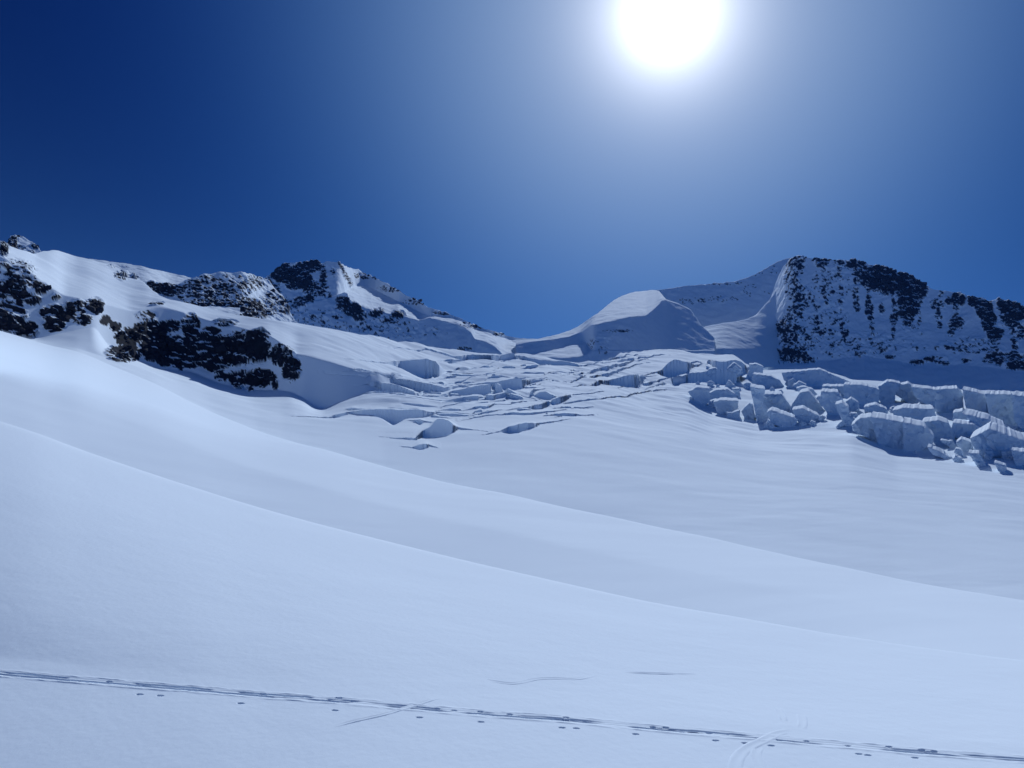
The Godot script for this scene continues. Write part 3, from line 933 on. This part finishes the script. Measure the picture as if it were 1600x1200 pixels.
func build_rocks() -> void:
	outcrop(glacier, "rock_cliff", "largest dark rock cliff below the snow ramp", [[290, 545, 44, 28, 1.0], [335, 550, 36, 34, 1.0], [372, 545, 30, 30, 1.0], [400, 545, 24, 26, 1.0], [250, 545, 32, 24, 1.0], [298, 510, 14, 20, 1.0], [400, 522, 22, 8, 1.0], [235, 515, 26, 12, 0.7], [262, 512, 22, 9, 0.7]], 130, 5.0, 16.0, 1)
	outcrop(glacier, "rock_cliff", "rounded rock nose at the right end of the dark cliff", [[455, 577, 14, 18, 1.0], [440, 555, 18, 14, 1.0]], 28, 5.0, 14.0, 2)
	outcrop(glacier, "rock_cliff", "broken rock band below the large cliff's right half", [[405, 590, 26, 13, 1.0], [375, 592, 18, 8, 0.8], [372, 603, 7, 5, 1.0], [390, 608, 6, 4, 1.0], [430, 603, 4, 6, 1.0]], 34, 4.0, 12.0, 3)
	outcrop(glacier, "rock_cliff", "low rock slab at the foot of the cliff's left end", [[195, 553, 30, 12, 1.0], [255, 566, 9, 5, 1.0]], 26, 5.0, 14.0, 4)
	outcrop(glacier, "rock_cliff", "stepped rock buttress left of the large cliff", [[200, 528, 22, 14, 1.0], [180, 510, 9, 7, 1.0], [228, 495, 16, 6, 0.8]], 26, 4.0, 12.0, 5)
	outcrop(glacier, "rock_cliff", "dark rock band between two snow gullies", [[92, 490, 30, 12, 1.0], [85, 507, 18, 9, 1.0], [120, 482, 18, 10, 0.8], [130, 498, 14, 6, 0.8]], 44, 4.0, 13.0, 6)
	outcrop(glacier, "rock_cliff", "square topped rock tower beside the upper snowfield", [[150, 478, 12, 12, 1.0]], 16, 6.0, 16.0, 7)
	outcrop(glacier, "rock_cliff", "rust dark rock wall above the lit snow edge", [[10, 495, 24, 20, 1.0], [40, 514, 14, 10, 1.0]], 28, 5.0, 14.0, 8)
	outcrop(glacier, "rock_cliff", "scattered rocks on the steep snow above the rust dark wall", [[25, 445, 40, 24, 1.0], [20, 418, 34, 12, 0.6], [60, 450, 18, 10, 0.6]], 60, 4.0, 13.0, 9)
	outcrop(S_sky, "rock_outcrop", "small rock outcrop alone in the upper snowfield", [[190, 431, 10, 6, 1.0], [211, 433, 4, 3, 1.0]], 16, 4.0, 11.0, 10)
	outcrop(S_knoll, "rock_outcrop", "dark rock rim at the knoll's left tip", [[255, 450, 26, 9, 1.0], [300, 465, 30, 8, 0.7]], 40, 4.0, 10.0, 11)
	outcrop(S_knoll, "rock_outcrop", "rocks scattered over the knoll's front", [[345, 455, 50, 20, 1.0], [390, 483, 44, 10, 1.0], [425, 468, 18, 16, 0.6]], 90, 3.0, 9.0, 12)
	outcrop(S_peak, "rock_outcrop", "dark summit crags on the left peak", [[445, 428, 22, 14, 1.0], [465, 440, 22, 10, 1.0], [487, 415, 18, 8, 1.0], [480, 440, 8, 16, 0.8]], 60, 5.0, 15.0, 13)
	outcrop(S_peak, "rock_outcrop", "rock tooth below the sunlit snow bench", [[537, 472, 10, 8, 1.0], [552, 485, 14, 10, 1.0], [563, 496, 9, 6, 0.8]], 30, 5.0, 14.0, 14)
	outcrop(S_peak, "rock_outcrop", "row of rock points edging the sunlit bench", [[588, 489, 9, 5, 1.0], [596, 487, 4, 4, 1.0], [622, 492, 9, 5, 1.0]], 18, 4.0, 11.0, 15)
	outcrop(S_massif, "rock_outcrop", "big black rock buttress under the right mountain's crest", [[1385, 438, 32, 18, 1.0], [1425, 452, 22, 18, 1.0], [1418, 480, 16, 16, 0.8], [1365, 440, 20, 12, 0.8]], 80, 5.0, 17.0, 16)
	outcrop(S_massif, "rock_outcrop", "rocky rib falling from the right mountain's highest point", [[1246, 418, 12, 16, 0.5], [1238, 446, 11, 20, 0.6], [1250, 474, 17, 20, 0.7], [1234, 508, 20, 18, 1.0]], 40, 3.0, 9.0, 17)
	outcrop(S_massif, "rock_outcrop", "speckled rock toe at the foot of the rocky rib", [[1235, 556, 30, 10, 1.0], [1250, 535, 24, 14, 0.5]], 60, 3.0, 9.0, 18)
	outcrop(S_massif, "rock_outcrop", "steep dark rib near the right mountain's far end", [[1542, 482, 9, 12, 1.0], [1547, 502, 9, 16, 1.0], [1555, 522, 11, 8, 1.0], [1525, 471, 9, 6, 0.8], [1497, 467, 10, 8, 0.9]], 44, 4.0, 13.0, 19)
	outcrop(S_massif, "rock_outcrop", "dark crags where the right mountain's crest drops away", [[1580, 480, 18, 10, 1.0], [1595, 490, 14, 10, 1.0]], 30, 5.0, 14.0, 20)
	outcrop(S_massif, "rock_outcrop", "jagged rocks along the right mountain's crest line", [[1290, 407, 22, 5, 1.0], [1335, 411, 26, 5, 1.0], [1372, 419, 22, 5, 1.0], [1410, 432, 18, 5, 1.0], [1515, 466, 20, 5, 0.8], [1250, 404, 12, 5, 0.8]], 70, 3.0, 9.0, 22)
	outcrop(S_peak, "rock_outcrop", "small rocks along the left peak's ridge falling to the col", [[575, 431, 16, 5, 1.0], [612, 450, 18, 6, 1.0], [650, 471, 18, 6, 1.0], [735, 507, 22, 4, 0.7], [775, 520, 14, 3, 0.6]], 50, 2.5, 7.0, 23)
	outcrop(S_tiny, "rock_outcrop", "rocks framing the snow patch on the small skyline summit", [[20, 378, 7, 9, 1.0], [56, 385, 6, 5, 1.0], [28, 389, 10, 3, 0.7]], 22, 3.0, 8.0, 21)

# ---------------------------------------------------------------- seracs
const SERACS := [
	["rounded ice block at the icefall's left tip beside smooth snow", [1076, 613, 1080, 609, 1090, 606, 1108, 608, 1108, 627, 1101, 634, 1090, 631, 1083, 625, 1079, 619]],
	["ice block with a domed snow cap next to the icefall's left tip", [1109, 615, 1120, 610, 1137, 609, 1148, 617, 1151, 626, 1134, 626, 1117, 628, 1109, 627]],
	["bulging ice block under the domed snow cap", [1116, 629, 1127, 626, 1148, 625, 1153, 627, 1151, 643, 1144, 652, 1134, 648, 1122, 645, 1117, 638]],
	["small ice tooth at the foot of the bulging block", [1136, 645, 1144, 646, 1156, 641, 1155, 656, 1145, 655, 1137, 653]],
	["narrow upright ice slab between two snow caps", [1144, 608, 1155, 608, 1157, 622, 1150, 624]],
	["pointed ice tooth left of the tall wedge", [1159, 643, 1171, 631, 1176, 633, 1180, 650, 1174, 659, 1164, 654]],
	["tall wedge of blue ice reaching down to the smooth snow", [1173, 606, 1195, 610, 1192, 631, 1202, 641, 1202, 659, 1188, 667, 1183, 659, 1179, 640, 1174, 620]],
	["wide ice block with a sloping snow roof right of the tall wedge", [1196, 617, 1207, 614, 1221, 617, 1232, 627, 1237, 638, 1232, 647, 1216, 645, 1200, 642, 1192, 634]],
	["smooth oval ice boulder at the front of the icefall", [1200, 645, 1206, 642, 1223, 647, 1246, 655, 1248, 661, 1239, 669, 1223, 668, 1207, 661, 1201, 654]],
	["low ice block with a curved snow edge beside the oval boulder", [1239, 641, 1255, 639, 1270, 647, 1282, 652, 1276, 661, 1262, 663, 1249, 661, 1244, 652]],
	["big slanting ice block with a bright snow crest", [1242, 624, 1251, 615, 1263, 613, 1276, 624, 1288, 641, 1281, 648, 1267, 645, 1248, 639, 1235, 638]],
	["tall ice block right of the slanting crest", [1284, 613, 1309, 614, 1318, 622, 1323, 638, 1312, 652, 1298, 652, 1290, 640, 1281, 627]],
	["hanging ice flake beneath the tall block", [1306, 633, 1316, 631, 1326, 638, 1328, 659, 1330, 671, 1319, 664, 1314, 652]],
	["thin snow capped ice slab above the slanting block", [1245, 607, 1256, 605, 1270, 609, 1278, 618, 1263, 615, 1251, 616]],
	["ice block with banded snow layers in the upper icefall", [1178, 585, 1183, 584, 1204, 588, 1218, 595, 1226, 606, 1207, 607, 1186, 606, 1175, 599]],
	["leaning ice pinnacle at the top of the icefall", [1171, 570, 1183, 570, 1192, 574, 1191, 586, 1173, 594, 1165, 592, 1171, 579]],
	["broad snow covered swell at the top of the icefall", [1225, 583, 1251, 580, 1281, 578, 1300, 583, 1328, 598, 1326, 604, 1286, 604, 1251, 603, 1228, 594]],
	["flat topped ice wall with a straight bright snow edge", [1286, 604, 1330, 604, 1332, 618, 1323, 623, 1309, 616, 1285, 614]],
	["small broken ice fragment below the snow covered swell", [1232, 596, 1239, 592, 1251, 603, 1239, 608, 1230, 606]],
	["ice wall with a bright snow rim cut by a dark crack", [1320, 602, 1346, 602, 1372, 609, 1371, 633, 1351, 635, 1330, 627, 1320, 621]],
	["square ice block with a dark hollow face", [1372, 606, 1386, 597, 1406, 600, 1398, 618, 1398, 634, 1379, 631, 1372, 621]],
	["pyramid shaped ice block on the icefall's skyline", [1404, 604, 1418, 600, 1425, 604, 1433, 621, 1427, 634, 1418, 627, 1402, 619, 1393, 612]],
	["massive ice wall below the long straight snow rim", [1425, 605, 1442, 609, 1463, 610, 1465, 626, 1462, 642, 1456, 639, 1441, 629, 1430, 619], [1463, 610, 1495, 608, 1503, 616, 1504, 641, 1488, 649, 1470, 646, 1462, 642, 1465, 626]],
	["tall grey ice wall left of the deep vertical crack", [1505, 610, 1518, 611, 1536, 617, 1542, 630, 1545, 656, 1530, 652, 1512, 647, 1508, 630]],
	["tall grey ice wall right of the deep vertical crack", [1540, 617, 1560, 616, 1579, 618, 1590, 630, 1585, 659, 1574, 669, 1549, 657, 1544, 633]],
	["long ice wall at the icefall's right end", [1584, 619, 1610, 621, 1660, 627, 1652, 682, 1600, 672, 1587, 657, 1592, 632]],
	["long low ice slab with a thin straight snow edge", [1397, 642, 1411, 638, 1458, 640, 1465, 647, 1464, 662, 1442, 662, 1418, 657, 1399, 650]],
	["small domed ice block left of the long low slab", [1351, 637, 1367, 633, 1385, 640, 1388, 650, 1372, 655, 1353, 648]],
	["round ice knob under the cracked ice wall", [1322, 628, 1330, 623, 1341, 630, 1342, 641, 1327, 646, 1320, 637]],
	["little ice cube below the round knob", [1329, 646, 1339, 647, 1342, 657, 1330, 660]],
	["largest front ice block with two cracks and an undercut foot", [1332, 665, 1344, 655, 1362, 653, 1365, 668, 1373, 692, 1366, 692, 1353, 682, 1334, 673], [1362, 653, 1390, 657, 1412, 661, 1415, 676, 1412, 705, 1395, 702, 1373, 693, 1365, 668], [1412, 661, 1432, 664, 1444, 668, 1458, 682, 1456, 692, 1431, 709, 1412, 706, 1415, 676]],
	["shadowed ice block behind the largest front block", [1442, 661, 1465, 658, 1480, 662, 1491, 680, 1490, 692, 1460, 692, 1448, 676]],
	["small tilted ice block beside the lit snow rib", [1490, 646, 1504, 643, 1519, 657, 1527, 666, 1509, 667, 1490, 658]],
	["ice block with a bright snow notch on its left corner", [1490, 662, 1498, 661, 1519, 664, 1534, 671, 1531, 682, 1512, 688, 1495, 684, 1488, 677]],
	["long thin snow rib running down to the right", [1506, 648, 1539, 655, 1568, 668, 1592, 677, 1594, 684, 1568, 686, 1530, 670]],
	["heavy ice mass with a snow crest at the lower right", [1533, 674, 1547, 672, 1565, 680, 1588, 689, 1612, 694, 1616, 717, 1582, 718, 1553, 711, 1530, 712, 1519, 702, 1519, 686]],
	["small ice block between the snow notch and the heavy mass", [1495, 692, 1502, 687, 1519, 692, 1520, 706, 1500, 706]],
	["pointed ice fang hanging into the lit snow", [1514, 709, 1530, 710, 1541, 728, 1528, 730]],
	["flat ice sliver in front of the shadowed block", [1470, 689, 1488, 690, 1497, 701, 1486, 700]],
	["lone ice fragment on the smooth snow below the icefall", [1554, 724, 1572, 729, 1572, 741, 1560, 736]],
	["narrow ice spar lying on the lit snow", [1450, 700, 1468, 706, 1487, 715, 1486, 720, 1457, 710]],
	["ice lump at the lower edge of the heavy mass", [1581, 705, 1606, 708, 1608, 730, 1588, 728]],
	["sharp snow mound in front of the oval ice boulder", [1193, 669, 1200, 657, 1206, 661, 1214, 670]],
]

func build_seracs() -> void:
	var cap_mat := snow_mat.duplicate()
	cap_mat.vertex_color_use_as_albedo = false
	cap_mat.albedo_color = SNOW.linear_to_srgb()
	var k := 0
	for s in SERACS:
		var deep := 0.0
		for p in range(1, s.size()):
			for j in range(1, s[p].size(), 2): deep = maxf(deep, s[p][j])
		var root := Node3D.new()
		root.name = numbered("serac")
		root.position = spot(glacier, (s[1][0] + s[1][s[1].size() / 2]) * 0.5, deep)
		tag(root, s[0], "ice block", "ice blocks of the icefall")
		add_child(root)
		for p in range(1, s.size()): serac(root, s[p], 500 + k * 7 + p, cap_mat, deep)
		k += 1
	var rng := RandomNumberGenerator.new()
	rng.seed = 4242
	var made := 0
	while made < 100:                            # loose chunks between the large blocks
		var x := rng.randf_range(1085.0, 1640.0)
		var t := rng.randf()
		var y := lerpf(along(CREST, x) + 14.0, along(FOOT, x) - 2.0, t)
		var r := lerpf(2.2, 11.0, pow(rng.randf(), 2.0))
		var pts := []
		var m := rng.randi_range(4, 6)
		for j in m:
			var a := TAU * (j + rng.randf_range(-0.3, 0.3)) / m
			pts.append(x + cos(a) * r * rng.randf_range(0.8, 1.5)); pts.append(y + sin(a) * r * rng.randf_range(0.6, 1.0))
		var root := Node3D.new()
		root.name = numbered("ice_chunk")
		root.position = spot(glacier, x, y + r)
		tag(root, "small broken chunk of ice lying between the large ice blocks", "ice chunk", "loose ice chunks of the icefall")
		add_child(root)
		serac(root, pts, 3000 + made, cap_mat, y + r)
		made += 1

func angular(pts: Array) -> Array:      # keeps the corners that make the block's outline and drops the rest
	var v := []
	for k in range(0, pts.size(), 2): v.append(Vector2(pts[k], pts[k + 1]))
	var whole := 0.0
	for k in v.size(): whole += v[k].cross(v[(k + 1) % v.size()]) * 0.5
	while v.size() > 4:
		var best := -1
		var least := absf(whole) * 0.045
		for k in v.size():
			var a: Vector2 = v[(k + v.size() - 1) % v.size()]
			var b: Vector2 = v[k]
			var c: Vector2 = v[(k + 1) % v.size()]
			var t := absf((b - a).cross(c - a)) * 0.5
			if t < least:
				least = t; best = k
		if best < 0: break
		v.remove_at(best)
	var out := []
	for q in v:
		out.append(q.x); out.append(q.y)
	return out

func serac(root: Node3D, pts: Array, sd: int, cap_mat: Material, deep: float) -> void:
	var rng := RandomNumberGenerator.new()
	rng.seed = sd
	var ring := PackedVector2Array()
	pts = angular(pts)
	var n := pts.size() / 2
	for i in n:                                 # the outline, each side split into a broken line
		var a := Vector2(pts[2 * i], pts[2 * i + 1])
		var b := Vector2(pts[(2 * i + 2) % pts.size()], pts[(2 * i + 3) % pts.size()])
		var m := maxi(2, int(a.distance_to(b) / 2.6))
		for j in m:
			var q := a.lerp(b, float(j) / m)
			if j > 0: q += Vector2(rng.randf_range(-0.55, 0.55), rng.randf_range(-0.55, 0.55))
			ring.append(q)
	var heart := Vector2.ZERO
	for q in ring: heart += q / ring.size()
	for i in ring.size(): ring[i] = heart + (ring[i] - heart) * 1.07
	var lo := Vector2(1e9, 1e9)
	var hi := Vector2(-1e9, -1e9)
	var mid := Vector2.ZERO
	for q in ring:
		lo = lo.min(q); hi = hi.max(q); mid += q
	mid /= ring.size()
	var foot := root.position
	var low := 0.0
	var lows := 0
	for q in ring:
		if q.y > mid.y:
			low += q.y; lows += 1
	var d0 := -spot(glacier, mid.x, lerpf(low / maxi(lows, 1), hi.y, 0.35)).z
	var pxm := d0 / F
	var w := (hi.x - lo.x) * pxm
	var h := (hi.y - lo.y) * pxm
	var thick := clampf(0.7 * w + 0.8 * h, 6.0, 34.0)
	var cnt := ring.size()
	var side := se(mid.x, mid.y).x
	var lean := rng.randf_range(-0.10, 0.14)
	var swing := rng.randf_range(-0.12, 0.12)
	var pts2 := ring.duplicate()
	var gap := clampf(sqrt((hi.x - lo.x) * (hi.y - lo.y)) / 7.0, 2.2, 4.5)
	var yv := lo.y
	while yv < hi.y:
		var xv := lo.x
		while xv < hi.x:
			var q := Vector2(xv + rng.randf_range(-0.4, 0.4) * gap, yv + rng.randf_range(-0.4, 0.4) * gap)
			if Geometry2D.is_point_in_polygon(q, ring):
				var near := 1e9
				for v in ring: near = minf(near, v.distance_squared_to(q))
				if near > 2.0: pts2.append(q)
			xv += gap
		yv += gap
	var front := PackedVector3Array()
	for k in pts2.size():
		var v := pts2[k]
		var up := (hi.y - v.y) * pxm
		var crag := 3.0 * n_cell.get_noise_2d(v.x * 0.8 + sd * 31.0, v.y * 0.9) + 0.5 * n_fine.get_noise_2d(v.x * 4.0 + sd, v.y * 4.0)
		var bulge := crag * clampf(pxm * 1.6, 0.3, 1.1) * (1.0 if k >= cnt else 0.4) + (0.25 if k >= cnt else 0.0)
		front.append(world(v.x, v.y, d0 + up * lean - bulge + swing * (v.x - mid.x) * pxm) - foot)
	var R := [front]
	for back in [0.05, 0.55, 1.0]:
		var row := []
		for i in cnt:
			var t: float = back * thick
			var topness := clampf((mid.y - ring[i].y) / maxf(mid.y - lo.y, 1.0), -1.0, 1.0)
			var y := t * 0.06
			if topness > 0.0: y = t * 0.18 + (0.2 if back == 0.05 else 0.0)
			if back == 1.0 and topness > 0.0: y = 0.13 * t
			row.append(front[i] + Vector3(t * side - (ring[i].x - mid.x) * pxm * 0.12 * back, y + rng.randf_range(-0.06, 0.06), -t))
		R.append(row)
	var body := SurfaceTool.new()
	body.begin(Mesh.PRIMITIVE_TRIANGLES)
	body.set_smooth_group(-1)
	var cap := SurfaceTool.new()
	cap.begin(Mesh.PRIMITIVE_TRIANGLES)
	cap.set_smooth_group(-1)
	var tri := Geometry2D.triangulate_delaunay(pts2)
	for k in range(0, tri.size(), 3):
		var m3 := (pts2[tri[k]] + pts2[tri[k + 1]] + pts2[tri[k + 2]]) / 3.0
		if not Geometry2D.is_point_in_polygon(m3, ring): continue
		var cw := (pts2[tri[k + 1]] - pts2[tri[k]]).cross(pts2[tri[k + 2]] - pts2[tri[k]]) > 0.0
		for j in ([0, 1, 2] if cw else [0, 2, 1]): body.add_vertex(front[tri[k + j]])
	var got_cap := false
	for i in cnt:
		var j := (i + 1) % cnt
		for r in R.size() - 1:
			var topside: bool = ring[i].y < mid.y + 2.0 and ring[j].y < mid.y + 2.0 and absf(ring[i].y - ring[j].y) < 2.2 * absf(ring[i].x - ring[j].x)
			var s: SurfaceTool = cap if topside else body
			if topside: got_cap = true
			for v in [R[r][i], R[r + 1][i], R[r + 1][j], R[r][i], R[r + 1][j], R[r][j]]: s.add_vertex(v)
	body.generate_normals()
	piece("ice_body", body.commit(), ice_mat, root)
	if got_cap:
		cap.generate_normals()
		piece("snow_cap", cap.commit(), cap_mat, root)

# ---------------------------------------------------------------- tracks in the snow
const MARKS := [[170, 1065], [278, 1074], [304, 1079], [218, 1085], [250, 1087], [376, 1099], [410, 1084], [456, 1088], [515, 1093], [528, 1091], [551, 1096], [523, 1110], [682, 1107], [709, 1110], [750, 1112], [796, 1116], [655, 1121], [751, 1128], [884, 1121], [895, 1125], [878, 1137], [900, 1138], [993, 1147], [1040, 1137], [1020, 1136], [1108, 1145], [1138, 1147], [1118, 1157], [1164, 1161], [1205, 1165], [1260, 1158], [1325, 1165], [1389, 1167], [1356, 1180], [1430, 1184], [1342, 1178], [1440, 1172], [1460, 1174]]

func build_tracks() -> void:
	var root := Node3D.new()
	root.name = numbered("ski_track")
	tag(root, "twin grooved ski track with pole marks crossing the foreground snow", "ski track")
	add_child(root)
	var lo_r := 43
	var hi_r := 53
	var nx: int = near_sheet.nx
	var P: PackedVector3Array = near_sheet.P
	var sub := 3
	var m := 92
	var dents := []
	for q in MARKS: dents.append(spot(near_sheet, q[0], q[1]))
	var cols := (nx - 1) * sub + 1
	var S := {"P": PackedVector3Array(), "nx": cols, "ny": m + 1}
	S.P.resize(cols * (m + 1))
	for r in m + 1:
		var t := float(r) / m
		var rf := lo_r + t * (hi_r - lo_r)
		var r0 := mini(int(rf), hi_r - 1)
		for c in cols:
			var cf := float(c) / sub
			var c0 := mini(int(cf), nx - 2)
			var a := P[r0 * nx + c0].lerp(P[r0 * nx + c0 + 1], cf - c0)
			var b := P[(r0 + 1) * nx + c0].lerp(P[(r0 + 1) * nx + c0 + 1], cf - c0)
			var p := a.lerp(b, rf - r0)
			var x := p.x
			var off := 24.0 - 46.0 * t                # pixels below (+) or above (-) the middle of the track
			var w1 := 1.4 + 0.9 * n_mid.get_noise_2d(x * 5.0, 3.0) + 0.7 * n_fine.get_noise_2d(x * 18.0, 9.0)
			var w2 := -1.4 + 0.9 * n_mid.get_noise_2d(x * 5.0, 33.0) + 0.7 * n_fine.get_noise_2d(x * 18.0, 49.0)
			var dep1 := 0.045 * clampf(0.55 + 1.6 * n_fine.get_noise_2d(x * 7.0, 70.0), 0.1, 1.0)
			var dep2 := 0.045 * clampf(0.5 + 1.6 * n_fine.get_noise_2d(x * 7.0, 170.0), 0.1, 1.0)
			var g1 := clampf(1.7 - absf(off - w1) / 0.65, 0.0, 1.0) * dep1
			var g2 := clampf(1.7 - absf(off - w2) / 0.65, 0.0, 1.0) * dep2
			var berm := 0.014 * (exp(-pow((off - 5.0) / 1.2, 2.0)) + exp(-pow((off + 5.2) / 1.2, 2.0))) * clampf(0.5 + 1.2 * n_fine.get_noise_2d(x * 22.0, off * 4.0), 0.0, 1.0)
			var edge := clampf(minf(t, 1.0 - t) * 12.0, 0.0, 1.0)
			var pit := 0.0
			for q in dents:
				if absf(q.x - x) < 0.08:
					var rr := Vector2((q.x - x) / 0.048, (q.z - p.z) / 0.026).length()
					if rr < 1.3: pit = maxf(pit, 0.025 * clampf(2.6 - 2.0 * rr, 0.0, 1.0))
			p.y += (berm - maxf(maxf(g1, g2), pit)) * edge
			S.P[r * cols + c] = p
	var o := finish(S, "groove", "", "", near_mat, none, Vector2i(-1, -1), "")
	used.erase("groove")
	o.remove_meta("label") if o.has_meta("label") else null
	remove_child(o)
	root.add_child(o, true)
	old_track("faint old ski line branching up to the right from the ski track", [[520, 1135], [560, 1125], [600, 1116], [640, 1104], [665, 1096], [685, 1090]], 0.07)
	old_track("short broken ski line above the ski track", [[760, 1062], [800, 1068], [838, 1061], [870, 1060], [900, 1061], [925, 1055]], 0.10)
	old_track("thin straight ski line farthest up the foreground slope", [[978, 1051], [1010, 1052], [1050, 1053], [1090, 1054]], 0.09)
	old_track("old ski curve bending down below the ski track", [[1147, 1215], [1150, 1190], [1160, 1175], [1175, 1165], [1195, 1156], [1215, 1146], [1235, 1142]], 0.12)
	old_track("second curve beside the old ski bend", [[1192, 1215], [1186, 1190], [1180, 1178], [1186, 1168]], 0.10)
	old_track("short pair of ski edges standing upright above the ski track", [[1252, 1138], [1254, 1128], [1251, 1116]], 0.10)
	old_track("small ski scrape left of the short ski edges", [[1225, 1126], [1220, 1114], [1216, 1106]], 0.08)

func old_track(label: String, pts: Array, half: float) -> void:
	var c := Curve3D.new()
	for q in pts: c.add_point(spot(near_sheet, q[0], q[1]))
	for k in range(1, c.point_count - 1):
		var t := (c.get_point_position(k + 1) - c.get_point_position(k - 1)) / 6.0
		c.set_point_in(k, -t); c.set_point_out(k, t)
	var len := c.get_baked_length()
	var n := maxi(8, int(len / 0.12))
	var prof := [[-1.0, -0.010], [-0.7, 0.010], [-0.45, 0.014], [-0.2, 0.002], [0.25, 0.002], [0.5, 0.013], [0.75, 0.008], [1.0, -0.010]]
	var S := {"P": PackedVector3Array(), "nx": prof.size(), "ny": n + 1}
	for i in n + 1:
		var t := float(i) / n
		var p := c.sample_baked(t * len)
		var q := c.sample_baked(minf(t * len + 0.05, len)) - c.sample_baked(maxf(t * len - 0.05, 0.0))
		var side := Vector3(-q.z, 0, q.x).normalized()
		var ends := clampf(minf(t, 1.0 - t) * 8.0, 0.0, 1.0)
		for e in prof:
			var y: float = e[1] * (ends if e[1] > 0 else 1.0) * (0.8 + 0.5 * n_fine.get_noise_2d(p.x * 30.0, p.z * 30.0))
			S.P.append(p + side * e[0] * half + Vector3(0, y, 0))
	finish(S, "old_ski_track", label, "ski track", snow_mat, none, Vector2i(-1, -1), "")
